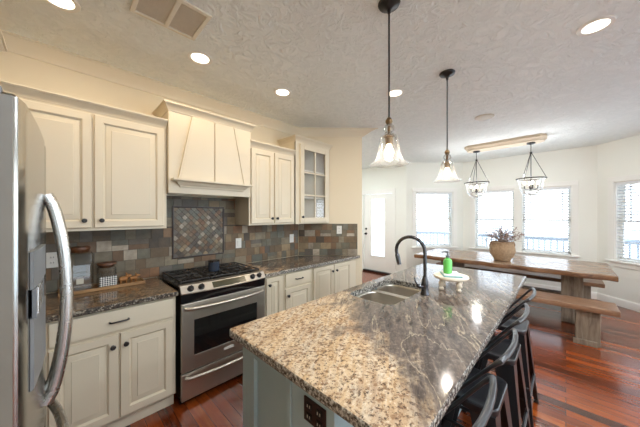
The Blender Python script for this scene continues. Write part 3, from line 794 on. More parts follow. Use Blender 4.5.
MB().box(-0.043, -0.0375, y0+0.03, y1-0.03, 1.265, 1.33, 0.002).build('dispenser_recess', M['handle'], ds)
MB().box(-0.20, -0.082, FY0+0.002, FY0+0.085, FT-0.012, FT+0.012, 0.004).build('hinge_cover', M['greyplastic'], t)

# cabinet over the fridge (faces +X)
for q_ in (dn, df, fz): side_mat(q_)
t = thing('wall_cabinet', (-0.55, 1.28, 1.80), 'cream cabinet above the fridge, only its crown end in view', 'cabinet')
MB().box(-0.88, -0.225, 0.74, 1.86, 1.80, 2.222, 0.002).build('carcass', M['cab'], t)
prof, path = crown_path(0, 0, 0, 0, 2.222)
MB().sweep(prof, [(-0.88, 0.74), (-0.225, 0.74), (-0.225, 1.86), (-0.88, 1.86)]).build('crown', M['cab'], t)
for a, b in ((0.76, 1.295), (1.305, 1.84)):
    FD = Matrix(((0, -1, 0, -0.225), (1, 0, 0, 0), (0, 0, 1, 0), (0, 0, 0, 1)))
    panel_front(MB(FD), a, b, 1.82, 2.20, 0.0).build('door', M['cab'], t)
MB().box(-0.88, -0.30, 1.735, 1.755, 0, 1.795).build('side_panel', M['cab'], t)

# ------------------------------------------------------------------ range
RX0, RX1 = 0.645, 1.407
t = thing('range', (1.026, 2.45, 0), 'stainless steel slide-in gas range with black cooktop between the cream cabinets', 'stove')
YR = 2.135
MB().box(RX0+0.004, RX1-0.004, YR+0.03, 2.76, 0.03, 0.905, 0.003).build('body', M['enamel'], t)
mb = MB(); mb.box(RX0-0.004, RX1+0.004, YR+0.045, 2.765, 0.916, 0.932, 0.005); mb.build('cooktop', M['enamel'], t)
# bowed control panel
def bow(x): return 0.030*(1-((x-1.026)/0.381)**2)
n = 16; rings = []
for k in range(n+1):
    x = RX0+(RX1-RX0)*k/n; b = bow(x)
    rings.append([(x, YR+0.06, 0.944), (x, YR+0.028-b*0.7, 0.941), (x, YR-0.012-b, 0.886), (x, YR-0.008-b, 0.878), (x, YR+0.06, 0.878)])
cp_ = MB().loft(rings).build('control_panel', M['steel'], t)
rings = []
for k in range(n+1):
    x = RX0+(RX1-RX0)*k/n; b = bow(x); rings.append([(x, YR-b*0.9-0.002, 0.877), (x, YR-b*0.3+0.006, 0.805), (x, YR+0.05, 0.805), (x, YR+0.05, 0.877)])
MB().loft(rings).build('vent_band', M['enamel'], t)
def on_panel(x, s):   # s 0 bottom .. 1 top
    b = bow(x); A = Vector((x, YR-0.012-b, 0.886)); B = Vector((x, YR+0.028-b*0.7, 0.941)); return A.lerp(B, s)
nrm = Vector((0, -0.80, 0.60)).normalized()
for kx in (0.715, 0.795, 1.262, 1.338):
    c = on_panel(kx, 0.5); q = nrm.to_track_quat('Z', 'Y').to_matrix().to_4x4(); FM = Matrix.Translation(c) @ q
    MB(FM).lathe([(0.0245, -0.004), (0.0245, 0.006), (0.020, 0.009), (0.0185, 0.024), (0.016, 0.027), (0.001, 0.027)], (0, 0, 0), 20, 'Z', False, True).box(-0.004, 0.004, -0.0185, 0.0185, 0.024, 0.033, 0.002).build('knob', M['black'], cp_)
rings = []
for k in range(9):
    x = 0.885+0.30*k/8; rings.append([on_panel(x, 0.12)+nrm*0.002, on_panel(x, 0.88)+nrm*0.002, on_panel(x, 0.88)-nrm*0.004, on_panel(x, 0.12)-nrm*0.004])
MB().loft(rings).build('display', M['display'], cp_)
# oven door with window
dz0, dz1 = 0.262, 0.800; wx0, wx1, wz0, wz1 = 0.742, 1.315, 0.378, 0.660
mb = MB(); y0 = YR-0.004; y1 = YR+0.028
mb.box(RX0+0.004, wx0, y0, y1, dz0, dz1, 0.004).box(wx1, RX1-0.004, y0, y1, dz0, dz1, 0.004).box(wx0-0.004, wx1+0.004, y0, y1, dz0, wz0, 0.003).box(wx0-0.004, wx1+0.004, y0, y1, wz1, dz1, 0.003)
od = mb.build('oven_door', M['steel'], t)
MB().box(wx0, wx1, y0+0.004, y0+0.012, wz0, wz1).build('oven_window', M['ovenglass'], od)
def bar(z, par, proj, y, droop=0.0):
    pts = []
    for k in range(25):
        s = k/24; x = RX0+0.03+(RX1-RX0-0.06)*s; b = math.sin(PI*s)**0.5 if 0 < s < 1 else 0
        pts.append((x, y-0.004-proj*b, z+droop*math.sin(PI*s)))
    MB().tube(pts, 0.013, 12, flat=1.0).build('handle', M['steel'], par)
bar(0.762, od, 0.058, y0)
MB().box(0.985, 1.075, y0-0.002, y0+0.001, 0.322, 0.346, 0.0008).build('badge', M['plastic'], od)
dw = MB().box(RX0+0.004, RX1-0.004, y0+0.002, y1, 0.04, 0.252, 0.004).build('warming_drawer', M['steel'], t)
bar(0.216, dw, 0.05, y0+0.002)
MB().box(RX0+0.01, RX1-0.01, YR+0.05, YR+0.07, 0.0, 0.04).build('kick_plate', M['black'], t)
# grates and burners
for gx in (0.78, 1.026, 1.272):
    mb = MB(); a, b = gx-0.112, gx+0.112; c, d = 2.215, 2.715; z = 0.958
    for x in (a, b): mb.tube([(x, c, z), (x, d, z)], 0.0065, 6)
    for y in (c, (c+d)/2, d): mb.tube([(a, y, z), (b, y, z)], 0.0065, 6)
    for yy in ((c*3+d)/4, (c+3*d)/4):
        for k in range(8):
            an = PI*k/4; mb.tube([(gx+0.035*math.cos(an), yy+0.035*math.sin(an), z+0.003), (gx+0.10*math.cos(an), yy+0.11*math.sin(an), z)], 0.0055, 6)
    for x in (a, b):
        for y in (c, d): mb.tube([(x, y, z), (x, y, 0.931)], 0.007, 6)
    mb.build('grate', M['iron'], t)
for gx, gy in ((0.78, 2.34), (0.78, 2.59), (1.026, 2.46), (1.272, 2.34), (1.272, 2.59)):
    MB().lathe([(0.055, 0.931), (0.052, 0.940), (0.036, 0.941), (0.036, 0.948), (0.030, 0.951), (0.001, 0.951)], (gx, gy, 0), 20).build('burner', M['iron'], t)
# candle jar on the grate
t = thing('candle_jar', (1.02, 2.42, 0.966), 'small dark blue jar candle standing on the stove grate', 'candle')
MB().lathe([(0.001, 0.966), (0.048, 0.967), (0.051, 0.972), (0.051, 1.05), (0.049, 1.052), (0.001, 1.052)], (1.02, 2.42, 0), 24).build('jar', M['candle'], t)
MB().lathe([(0.050, 1.052), (0.052, 1.054), (0.052, 1.064), (0.048, 1.067), (0.001, 1.067)], (1.02, 2.42, 0), 24).build('lid', M['gun'], t)

# ------------------------------------------------------------------ tray and jars on the left worktop
Z = 0.9145
t = tag(MB().box(-0.02, 0.50, 2.575, 2.755, Z, Z+0.014, 0.003).box(-0.02, 0.50, 2.575, 2.587, Z+0.014, Z+0.024, 0.002).box(-0.02, 0.50, 2.743, 2.755, Z+0.014, Z+0.024, 0.002).box(-0.02, -0.008, 2.587, 2.743, Z+0.014, Z+0.024, 0.002).box(0.488, 0.50, 2.587, 2.743, Z+0.014, Z+0.024, 0.002).build('wooden_tray', M['tray']),
        'long shallow wooden tray on the dark worktop under the jars', 'tray')
TZ = Z+0.0145
def jar(name, x0, x1, y0, y1, h, label, neck):
    t = thing(name, ((x0+x1)/2, (y0+y1)/2, TZ), label, 'jar', 'glass jars on the wooden tray'); cx, cy = (x0+x1)/2, (y0+y1)/2
    R = []
    for i, z in ((0.006, TZ), (0, TZ+0.008), (0, TZ+h*0.86), (0.012, TZ+h*0.95)): R.append([(x, y, z) for x, y in rrect(x0, x1, y0, y1, 0.02, 4)(i)])
    nr = rrect(cx-neck, cx+neck, cy-neck, cy+neck, neck*0.99, 4)
    R.append([(x, y, TZ+h*0.97) for x, y in nr(0)]); R.append([(x, y, TZ+h) for x, y in nr(0)])
    MB().loft(R, True, True, False).build('glass_body', M['jarglass'], t)
    return t, cx, cy, TZ+h
t, cx, cy, zt = jar('glass_jar', 0.022, 0.172, 2.592, 2.738, 0.305, 'tall clear glass jar with dark lid on the wooden tray', 0.055)
MB().lathe([(0.050, zt-0.02), (0.060, zt+0.001), (0.062, zt+0.008), (0.058, zt+0.02), (0.03, zt+0.026), (0.001, zt+0.026)], (cx, cy, 0), 24).build('lid', M['lidwood'], t)
MB().box(0.075, 0.115, 2.588, 2.5905, 0.985, 1.025, 0.0006).build('paper_label', M['waxtag'], t)
t, cx, cy, zt = jar('glass_jar', 0.195, 0.312, 2.60, 2.717, 0.165, 'short square glass jar with wooden lid and patterned base on the tray', 0.045)
MB().lathe([(0.042, zt-0.015), (0.050, zt+0.001), (0.064, zt+0.006), (0.062, zt+0.022), (0.001, zt+0.030)], (cx, cy, 0), 24).build('lid', M['lidwood'], t)
# checked band on the short jar
m = Mat('checked_band', (0.7, 0.7, 0.7), 0.4); ck = m.N('TexChecker', Scale=95.0); ck.inputs[1].default_value = (*lin(222, 222, 218), 1); ck.inputs[2].default_value = (*lin(58, 62, 70), 1)
tcn = m.N('TexCoord'); mpp = m.N('Mapping'); mpp.inputs['Rotation'].default_value = (0, math.radians(45), 0); m.L(tcn.outputs['Object'], mpp.inputs['Vector']); m.L(mpp.outputs[0], ck.inputs['Vector']); m.color(ck.outputs['Color'])
MB().box(0.205, 0.3125, 2.5985, 2.600, TZ+0.010, TZ+0.085).box(0.3118, 0.3133, 2.6, 2.71, TZ+0.010, TZ+0.085).build('checked_band', m.m, t)
for (x, y, s, lab) in ((0.362, 2.66, 1.0, 'small wooden animal figurine beside the short jar'), (0.432, 2.665, 0.85, 'small wooden animal figurine nearest the end of the tray')):
    mb = MB(); z = TZ
    mb.lathe([(0.001, -0.034*s), (0.016*s, -0.026*s), (0.020*s, 0), (0.018*s, 0.022*s), (0.001, 0.034*s)], (x, y, z+0.036*s), 14, 'X')
    mb.lathe([(0.001, -0.02*s), (0.014*s, -0.010*s), (0.015*s, 0.006*s), (0.006*s, 0.024*s), (0.001, 0.027*s)], (x+0.030*s, y, z+0.056*s), 12, 'X')
    for dx in (-0.018, 0.018):
        for dy in (-0.010, 0.010): mb.tube([(x+dx*s, y+dy*s, z), (x+dx*s, y+dy*s, z+0.03*s)], 0.0055*s, 8)
    for dy in (-0.008, 0.008): mb.tube([(x+0.024*s, y+dy*s, z+0.064*s), (x+0.018*s, y+dy*1.4*s, z+0.082*s)], 0.004*s, 6)
    tag(mb.build('animal_figurine', M['toywood']), lab, 'figurine', 'wooden figurines on the tray')

# ------------------------------------------------------------------ island
IX0, IX1, IY0, IY1 = 0.600, 3.115, 0.27, 1.25
sink_hole = rrect(1.475, 2.105, 0.80, 1.165, 0.07, 8)(0)
o = MB().slab(rrect(IX0, IX1, IY0, IY1, 0.022, 6), [sink_hole], 0.872, 0.914, 0.009).build('island_countertop', M['granite'], angle=14)
tag(o, 'tan and grey granite island top with the sink cut into it', 'countertop')
t = thing('kitchen_island', (1.85, 0.88, 0), 'blue-grey panelled kitchen island base under the granite top', 'kitchen island')
BX0, BX1, BY0, BY1 = 0.655, 3.06, 0.575, 1.195
mb = MB(); mb.box(BX0+0.02, BX0+0.04, BY0, BY1, 0.0, 0.871).box(BX1-0.02, BX1, BY0, BY1, 0, 0.871).box(BX0+0.04, BX1-0.02, BY1-0.02, BY1, 0.1, 0.871).box(BX0+0.04, BX1-0.02, BY0, BY0+0.02, 0, 0.871).box(BX0+0.04, BX1-0.02, BY0+0.02, BY1-0.02, 0.08, 0.10)
mb.build('carcass', M['island'], t)
mb = MB(); f0, f1 = BX0, BX0+0.02   # end frame towards the camera
mb.box(f0, f1, BY1-0.105, BY1, 0.0, 0.871, 0.002).box(f0, f1, 0.81, 0.835, 0.0, 0.871, 0.002).box(f0, f1, 0.835, BY1-0.105, 0.0, 0.13, 0.002).box(f0, f1, 0.835, BY1-0.105, 0.80, 0.871, 0.002)
mb.box(f0+0.006, f1, BY0, 0.808, 0.0, 0.871, 0.002)
mb.box(BX0, BX0+0.03, BY1-0.001, BY1+0.004, 0.0, 0.871, 0.002)
mb.build('end_panel', M['island'], t)
for x in (0.72, 1.32, 2.18, 2.62):
    FD = Matrix(((-1, 0, 0, 0), (0, -1, 0, BY1+0.001), (0, 0, 1, 0), (0, 0, 0, 1))); w = {0.72: 0.58, 1.32: 0.84, 2.18: 0.42, 2.62: 0.42}[x]
    d = panel_front(MB(FD), -x-w, -x, 0.12, 0.85, 0.0).build('door', M['island'], t)
    MB(FD).lathe([(0.001, -0.030), (0.011, -0.029), (0.0155, -0.024), (0.008, -0.014), (0.006, 0.0)], (-x-w+0.04, -0.02, 0.78), 14, 'Y', True).build('knob', M['black'], d)
t2 = thing('outlet', (BX0, 0.668, 0.755), 'dark brown double outlet on the end of the blue-grey island', 'outlet')
MB().box(BX0-0.001, BX0+0.006, 0.612, 0.726, 0.712, 0.802, 0.002).build('plate', M['darkplastic'], t2)
for y in (0.642, 0.696):
    for dz in (-0.02, 0.02):
        so = MB().box(BX0-0.004, BX0, y-0.016, y+0.016, 0.757+dz-0.013, 0.757+dz+0.013, 0.004).build('socket', M['black'], t2)
        for dy in (-0.006, 0.006): MB().box(BX0-0.0048, BX0-0.0038, y+dy-0.0016, y+dy+0.0016, 0.757+dz-0.005, 0.757+dz+0.005).build('slot', M['waxtag'], so)

# sink
t = thing('sink', (1.79, 0.98, 0.70), 'double-bowl stainless undermount sink in the island top', 'sink')
def bowl(x0, x1, y0, y1, depth, rad):
    R = []
    for i, z in ((-0.012, 0.872), (0.0, 0.871), (0.004, 0.862), (0.012, 0.872-depth+0.03), (0.022, 0.872-depth+0.008), (0.045, 0.872-depth)):
        R.append([(x, y, z) for x, y in rrect(x0, x1, y0, y1, rad, 8)(i)])
    b = MB().loft(R, True, False, True).build('bowl', M['sink'], t)
    MB().lathe([(0.045, 0.8725-depth), (0.035, 0.8735-depth), (0.028, 0.8715-depth), (0.001, 0.8715-depth)], ((x0+x1)/2, (y0+y1)/2+0.03, 0), 20).build('drain', M['handle'], b)
bowl(1.487, 1.815, 0.812, 1.153, 0.21, 0.085); bowl(1.842, 2.093, 0.812, 1.153, 0.18, 0.075)
MB().box(1.80, 1.857, 0.80, 1.165, 0.862, 0.8715, 0.003).build('divider', M['sink'], t)

# faucet
FXc, FYc = 1.865, 0.742
t = thing('faucet', (FXc, FYc, 0.914), 'dark gunmetal gooseneck pull-down faucet behind the sink', 'faucet')
MB().lathe([(0.001, 0.9145), (0.031, 0.915), (0.031, 0.922), (0.026, 0.932), (0.024, 0.98), (0.0255, 1.0), (0.019, 1.03), (0.0145, 1.05), (0.001, 1.05)], (FXc, FYc, 0), 24).build('body', M['gun'], t)
dirx, diry = -0.10, 0.995; R = 0.108; pts = [(FXc, FYc, 1.04), (FXc, FYc, 1.12), (FXc, FYc, 1.225)]
for k in range(1, 17):
    a = math.radians(195*k/16); q = R-R*math.cos(a); pts.append((FXc+dirx*q, FYc+diry*q, 1.225+R*math.sin(a)))
q = R-R*math.cos(math.radians(195)); lx, ly, lz = pts[-1]; dq, dz = -math.sin(math.radians(195-180))*0.0 - 0.02, -0.06
sp_ = MB().tube(pts, 0.0125, 14).build('spout', M['gun'], t)
MB().tube([(lx, ly, lz), (lx-dirx*0.004, ly-diry*0.004, lz-0.012), (lx-dirx*0.012, ly-diry*0.012, lz-0.05), (lx-dirx*0.02, ly-diry*0.02, lz-0.085)], [0.0135, 0.0175, 0.0175, 0.016], 14).build('spray_head', M['gun'], sp_)
MB().tube([(FXc, FYc, 0.975), (FXc-0.03, FYc+0.025, 0.977), (FXc-0.045, FYc+0.038, 0.982)], [0.016, 0.017, 0.014], 12).tube([(FXc-0.04, FYc+0.034, 0.985), (FXc-0.055, FYc+0.046, 1.01), (FXc-0.062, FYc+0.052, 1.045)], [0.006, 0.006, 0.005], 8).build('lever', M['gun'], t)

# riser stand with soap and cloth
RXc, RYc = 2.16, 0.655
t = thing('riser_stand', (RXc, RYc, 0.914), 'cream footed riser stand on the island beside the faucet', 'stand')
MB().lathe([(0.001, 0.995), (0.108, 0.995), (0.124, 1.003), (0.128, 1.012), (0.124, 1.022), (0.001, 1.022)], (RXc, RYc, 0), 32).build('top', M['marble'], t)
for k in range(4):
    a = PI/4+k*PI/2+0.2; x, y = RXc+0.085*math.cos(a), RYc+0.085*math.sin(a)
    MB().lathe([(0.001, 0.9145), (0.016, 0.915), (0.019, 0.925), (0.013, 0.938), (0.020, 0.955), (0.021, 0.97), (0.013, 0.985), (0.022, 1.0), (0.001, 1.0)], (x, y, 0), 16).build('foot', M['marble'], t)
rt = Matrix.Rotation(0.5, 3, 'Z')
t = thing('folded_cloth', (RXc, RYc, 1.0225), 'folded teal and white cloth lying on the cream riser stand', 'cloth')
MB().box(RXc-0.088, RXc+0.088, RYc-0.066, RYc+0.066, 1.0225, 1.030, 0.003, rot=rt).build('teal_layer', M['cloth'], t)
MB().box(RXc-0.08, RXc+0.092, RYc-0.06, RYc+0.064, 1.0302, 1.038, 0.003, rot=rt).build('white_layer', M['clothw'], t)
t = thing('soap_bottle', (RXc, RYc, 1.0385), 'bright green soap pump bottle on the riser stand', 'soap bottle')
sx_, sy_ = RXc-0.01, RYc+0.02; z = 1.0385
MB().lathe([(0.001, z), (0.032, z), (0.036, z+0.006), (0.037, z+0.09), (0.030, z+0.108), (0.014, z+0.116), (0.013, z+0.125), (0.001, z+0.125)], (sx_, sy_, 0), 24, sx=1.15, sy=0.85).build('bottle', M['green'], t)
MB().lathe([(0.015, z+0.122), (0.015, z+0.140), (0.006, z+0.143), (0.005, z+0.165), (0.001, z+0.165)], (sx_, sy_, 0), 16).tube([(sx_, sy_, z+0.168), (sx_-0.02, sy_+0.02, z+0.170), (sx_-0.034, sy_+0.034, z+0.163)], [0.009, 0.007, 0.004], 8).build('pump', M['greyplastic'], t)

# ------------------------------------------------------------------ stools
def make_stool():
    t = thing('bar_stool', (0, 0, 0), 'x', 'stool', 'black metal stools along the island')
    sl = rrect(-0.155, 0.155, -0.155, 0.155, 0.05, 5)
    mb = MB(); R = [[(x, y, z) for x, y in sl(i)] for i, z in ((0.002, 0.628), (0, 0.634), (0, 0.655), (0.004, 0.660), (0.014, 0.660), (0.026, 0.654), (0.07, 0.650))]
    mb.loft(R); mb.build('seat', M['stool'], t)
    for sx in (-1, 1):
        for sy in (-1, 1):
            tx, ty, bx, by = 0.148*sx, 0.148*sy, 0.205*sx, 0.205*sy
            mb = MB(); rings = []
            for (s, w) in ((0, 0.10), (0.35, 0.075), (0.7, 0.05), (1, 0.026)):
                px, py, z = tx+(bx-tx)*s, ty+(by-ty)*s, 0.632*(1-s)+0.004*s; th = 0.005
                rings.append([(px, py, z), (px-sx*w, py, z), (px-sx*w, py-sy*th, z), (px-sx*th, py-sy*th, z), (px-sx*th, py-sy*w, z), (px, py-sy*w, z)])
            mb.loft(rings); l = mb.build('leg', M['stool'], t)
            MB().box(bx-sx*0.013-0.015, bx-sx*0.013+0.015, by-sy*0.013-0.015, by-sy*0.013+0.015, 0.0, 0.012, 0.003).build('foot_cap', M['black'], l)
    z = 0.225; q = 0.18
    for a, b in (((-q, -q, z), (q, -q, z)), ((-q, q, z), (q, q, z)), ((-q, -q, z+0.05), (-q, q, z+0.05)), ((q, -q, z+0.05), (q, q, z+0.05))):
        MB().tube([a, b], 0.010, 8).build('foot_rail', M['stool'], t)
    pts = [(0.158, 0.03, 0.652), (0.172, -0.02, 0.715), (0.186, -0.085, 0.80), (0.198, -0.140, 0.872), (0.200, -0.160, 0.895), (0.192, -0.172, 0.905), (0.13, -0.184, 0.908), (0.065, -0.190, 0.908), (0, -0.192, 0.908)]
    pts = pts + [(-x, y, zz) for x, y, zz in reversed(pts[:-1])]
    MB().tube(pts, [0.008]*4+[0.0095]+[0.0115]*(len(pts)-10)+[0.0095]+[0.008]*4, 12).build('back_rail', M['stool'], t)
    return t
st = make_stool()
slabs = ['black metal stool nearest the camera, at the near end of the island', 'black metal stool second from the near end of the island', 'black metal stool third from the near end of the island', 'black metal stool at the far end of the island, closest to the bench']
for i, x in enumerate((0.905, 1.435, 1.96, 2.47)):
    s = st if i == 0 else copy_tree(st)
    s.location = (x, 0.362, 0); s['label'] = slabs[i]

# ------------------------------------------------------------------ dining table, benches, basket
t = thing('dining_table', (5.26, 0.79, 0), 'long rustic wooden trestle dining table with rough front edge', 'table')
TX0, TX1, TY0, TY1 = 4.66, 5.87, -0.45, 2.05
rng = random.Random(3); fr = [(TX0+0.018*math.sin(k*0.9)+rng.uniform(-0.012, 0.012), TY0+(TY1-TY0)*k/40) for k in range(41)]
bk = [(TX1+rng.uniform(-0.01, 0.01), TY1-(TY1-TY0)*k/20) for k in range(21)]
pl = fr + bk; n = len(fr)
ins = lambda i: [(x+i, y) for x, y in fr] + [(x-i, y) for x, y in bk]
mb = MB(); mb.loft([[(x, y, z) for x, y in ins(i)] for i, z in ((0.02, 0.692), (0.004, 0.70), (0, 0.72), (0.004, 0.752), (0.012, 0.76))]); mb.build('tabletop', M['table'], t)
mb = MB()
rings = [[(fr[k][0]-0.006+rng.uniform(-0.004, 0.002), fr[k][1], 0.702), (fr[k][0]-0.010+rng.uniform(-0.006, 0.004), fr[k][1], 0.73), (fr[k][0]-0.002+rng.uniform(-0.003, 0.003), fr[k][1], 0.752), (fr[k][0]+0.006, fr[k][1], 0.752), (fr[k][0]+0.006, fr[k][1], 0.702)] for k in range(41)]
mb.loft(rings); mb.build('bark_edge', M['tableedge'], t)
for y in (-0.06, 1.55):
    MB().box(4.93, 5.60, y-0.11, y+0.11, 0.0, 0.691, 0.008).build('leg', M['post'], t)
MB().box(5.20, 5.33, 0.05, 1.44, 0.24, 0.34, 0.006).build('stretcher', M['post'], t)
def bench(x0, x1, label):
    t = thing('bench', ((x0+x1)/2, 0.8, 0), label, 'bench', 'rustic benches at the dining table')
    MB().box(x0, x1, -0.42, 2.02, 0.40, 0.46, 0.008).build('seat', M['bench'], t)
    for y in (-0.18, 1.75):
        MB().box(x0+0.06, x1-0.06, y-0.10, y+0.10, 0.0, 0.399, 0.006).build('leg', M['post'], t)
        MB().box(x0+0.035, x0+0.06, y-0.075, y+0.12, 0.0, 0.06, 0.004).build('foot_block', M['post'], t)
bench(4.17, 4.56, 'rustic wooden bench on the island side of the dining table')
bench(5.68, 6.05, 'rustic wooden bench on the window side of the dining table')

bx, by = 5.02, 0.745; Z = 0.7605
t = thing('basket', (bx, by, Z), 'round woven basket with dried stems on the dining table', 'basket')
MB().lathe([(0.001, Z), (0.10, Z), (0.115, Z+0.01), (0.118, Z+0.03), (0.155, Z+0.085), (0.178, Z+0.15), (0.172, Z+0.21), (0.152, Z+0.255), (0.150, Z+0.28), (0.158, Z+0.30), (0.150, Z+0.306), (0.140, Z+0.30), (0.142, Z+0.25), (0.001, Z+0.24)], (bx, by, 0), 36).build('basket_body', M['basket'], t)
for s in (-1, 1):
    q = Vector((0.698, -0.716, 0))*s
    pts = [Vector((bx, by, Z+0.27))+q*(0.150)+Vector((0, 0, 0)), Vector((bx, by, Z+0.30))+q*0.185, Vector((bx, by, Z+0.25))+q*0.205, Vector((bx, by, Z+0.18))+q*0.178]
    MB().tube(pts, 0.012, 8).build('handle', M['basket'], t)
pt = thing('dried_plant', (bx, by, Z+0.242), 'dried flower stems standing in the woven basket', 'plant')
rng = random.Random(11); stems = MB(); fol = MB(); flo = MB()
for k in range(80):
    a = rng.uniform(0, 2*PI); sp = rng.uniform(0.04, 0.33); h = rng.uniform(0.10, 0.30) - sp*0.28
    b0 = Vector((bx+rng.uniform(-.06, .06), by+rng.uniform(-.06, .06), Z+0.243)); e = Vector((bx+sp*math.cos(a), by+sp*math.sin(a), Z+0.30+h))
    mid = b0.lerp(e, 0.5)+Vector((0, 0, 0.05)); stems.tube([b0, mid, e], [0.003, 0.0025, 0.0015], 5)
    for j in range(9):
        s = rng.uniform(0.45, 1.0); p = (b0.lerp(mid, s*2) if s < 0.5 else mid.lerp(e, s*2-1)); d = Vector((rng.gauss(0, 1), rng.gauss(0, 1), rng.gauss(0.3, 1))).normalized(); L = rng.uniform(0.014, 0.034); sd = d.cross(Vector((0, 0, 1))).normalized()*L*0.32
        tgt = fol if rng.random() < 0.6 else flo
        tgt.loft([[p, p+d*L*0.5+sd, p+d*L, p+d*L*0.5-sd], [p+Vector((0, 0, .0015)), p+d*L*0.5+sd+Vector((0, 0, .0015)), p+d*L+Vector((0, 0, .0015)), p+d*L*0.5-sd+Vector((0, 0, .0015))]])
stems.build('stems', M['dried'], pt); fol.build('leaves', M['dried'], pt); flo.build('flowers', M['driedp'], pt)

# ------------------------------------------------------------------ pendants over the island
def make_pendant():
    t = thing('pendant_light', (0, 0, 0), 'x', 'pendant light', 'glass bell pendants over the island'); C = CEIL
    MB().lathe([(0.062, 0), (0.064, -0.006), (0.058, -0.016), (0.03, -0.026), (0.012, -0.038), (0.009, -0.06), (0.001, -0.06)], (0, 0, C), 24, cap0=True).build('canopy', M['black'], t)
    MB().tube([(0, 0, C-0.05), (0, 0, 2.06)], 0.0055, 8).build('rod', M['black'], t)
    MB().lathe([(0.001, 2.075), (0.010, 2.07), (0.020, 2.055), (0.021, 2.045), (0.014, 2.03), (0.009, 2.02), (0.008, 1.975), (0.030, 1.968), (0.034, 1.958), (0.022, 1.952), (0.021, 1.915), (0.001, 1.912)], (0, 0, 0), 20).build('socket', M['brass'], t)
    prof = [(0.014, 2.035), (0.030, 2.02), (0.034, 2.0), (0.024, 1.985), (0.030, 1.975), (0.045, 1.962), (0.052, 1.945), (0.060, 1.90), (0.070, 1.85), (0.082, 1.82), (0.100, 1.805), (0.116, 1.798)]
    inner = [(r-0.003, z-0.001) for r, z in reversed(prof)]
    MB().lathe(prof+inner, (0, 0, 0), 36).build('glass_shade', M['shade'], t)
    MB().lathe([(0.001, 1.832), (0.018, 1.838), (0.027, 1.858), (0.026, 1.875), (0.014, 1.905), (0.012, 1.915), (0.001, 1.915)], (0, 0, 0), 20).build('bulb', M['bulb'], t)
    return t
p = make_pendant(); p.location = (1.34, 0.742, 0); p['label'] = 'bell-shaped clear glass pendant nearer the stove, over the near end of the island'
p2 = copy_tree(p); p2.location = (2.357, 0.744, 0); p2['label'] = 'bell-shaped clear glass pendant over the far end of the island'
def lamp(name, loc, w, rad=0.03, color=WARM):
    l = bpy.data.lights.new(name, 'POINT'); l.energy = w; l.color = color; l.shadow_soft_size = rad
    o = bpy.data.objects.new(name, l); o.location = loc; COL.objects.link(o)
for x, y in ((1.34, 0.742), (2.357, 0.744)): lamp('pendant_lamp', (x, y, 1.80), 3.5, 0.03, (1.0, 0.92, 0.82))

# dining fixture: ceiling box with two hanging bell jars
t = thing('ceiling_canopy', (5.24, 0.77, 2.66), 'long chamfered cream box mounted on the ceiling above the dining table', 'ceiling mount')
mb = MB(); c0, c1 = 5.09, 5.39
def octl(i): a0, a1, b0, b1, c = c0+i, c1-i, 0.21+i, 1.33-i, 0.07; return [(a0+c, b0), (a1-c, b0), (a1, b0+c), (a1, b1-c), (a1-c, b1), (a0+c, b1), (a0, b1-c), (a0, b0+c)]
mb.loft([[(x, y, z) for x, y in octl(i)] for i, z in ((0.03, 2.655), (0.028, 2.665), (0.012, 2.69), (0.0, 2.70), (0, CEIL-0.001))]); mb.build('box', M['canopy'], t)
def make_lantern():
    t = thing('lantern_pendant', (0, 0, 0), 'x', 'pendant light', 'bell jar lanterns over the dining table')
    MB().lathe([(0.055, 2.654), (0.057, 2.645), (0.05, 2.635), (0.012, 2.625), (0.001, 2.625)], (0, 0, 0), 20, cap0=True).build('canopy', M['black'], t)
    pts = []
    for k in range(9): pts.append((0.008*(1 if k % 2 else -1), 0, 2.63-0.016*k))
    MB().tube(pts, 0.005, 6).lathe([(0.001, 2.512), (0.015, 2.508), (0.018, 2.49), (0.010, 2.475), (0.001, 2.475)], (0, 0, 0), 12).build('chain', M['black'], t)
    for k in range(3):
        a = 2*PI*k/3+0.55; x, y = 0.185*math.cos(a), 0.185*math.sin(a)
        MB().tube([(0.010*math.cos(a), 0.010*math.sin(a), 2.485), (x, y, 2.085)], 0.0045, 6).build('suspension_rod', M['black'], t)
    ring = [(0.188*math.cos(2*PI*k/32), 0.188*math.sin(2*PI*k/32), 2.08) for k in range(32)]
    MB().tube(ring, 0.009, 8, cyc=True).build('ring', M['bronze'], t)
    prof = [(0.183, 2.085), (0.178, 2.06), (0.165, 2.02), (0.155, 1.96), (0.145, 1.90), (0.115, 1.845), (0.07, 1.815), (0.02, 1.805), (0.001, 1.805)]
    inn = [(max(r-0.003, 0.001), z+0.003) for r, z in reversed(prof)]
    MB().lathe(prof+inn, (0, 0, 0), 32).build('glass_jar', M['shade'], t)
    mb = MB(); mb.tube([(0, 0, 2.48), (0, 0, 1.93)], 0.006, 8); mb.lathe([(0.001, 1.945), (0.02, 1.94), (0.022, 1.92), (0.01, 1.905), (0.001, 1.9)], (0, 0, 0), 12)
    bl = MB()
    for k in range(4):
        a = PI/2*k+0.3; x, y = 0.085*math.cos(a), 0.085*math.sin(a)
        mb.tube([(0, 0, 1.925), (x*0.6, y*0.6, 1.905), (x, y, 1.925)], 0.005, 6); mb.lathe([(0.001, 1.925), (0.014, 1.928), (0.009, 1.935), (0.009, 1.985), (0.001, 1.985)], (x, y, 0), 10)
        bl.lathe([(0.007, 1.985), (0.013, 2.0), (0.013, 2.012), (0.004, 2.04), (0.001, 2.043)], (x, y, 0), 10, cap0=True)
    cd = mb.build('candelabra', M['black'], t); bl.build('bulbs', M['bulb'], cd)
    return t
l1 = make_lantern(); l1.location = (5.25, 1.16, 0); l1['label'] = 'glass bell jar lantern on three rods nearer the single window'
l2 = copy_tree(l1); l2.location = (5.24, 0.40, 0); l2['label'] = 'glass bell jar lantern on three rods in front of the double window, nearer the camera'
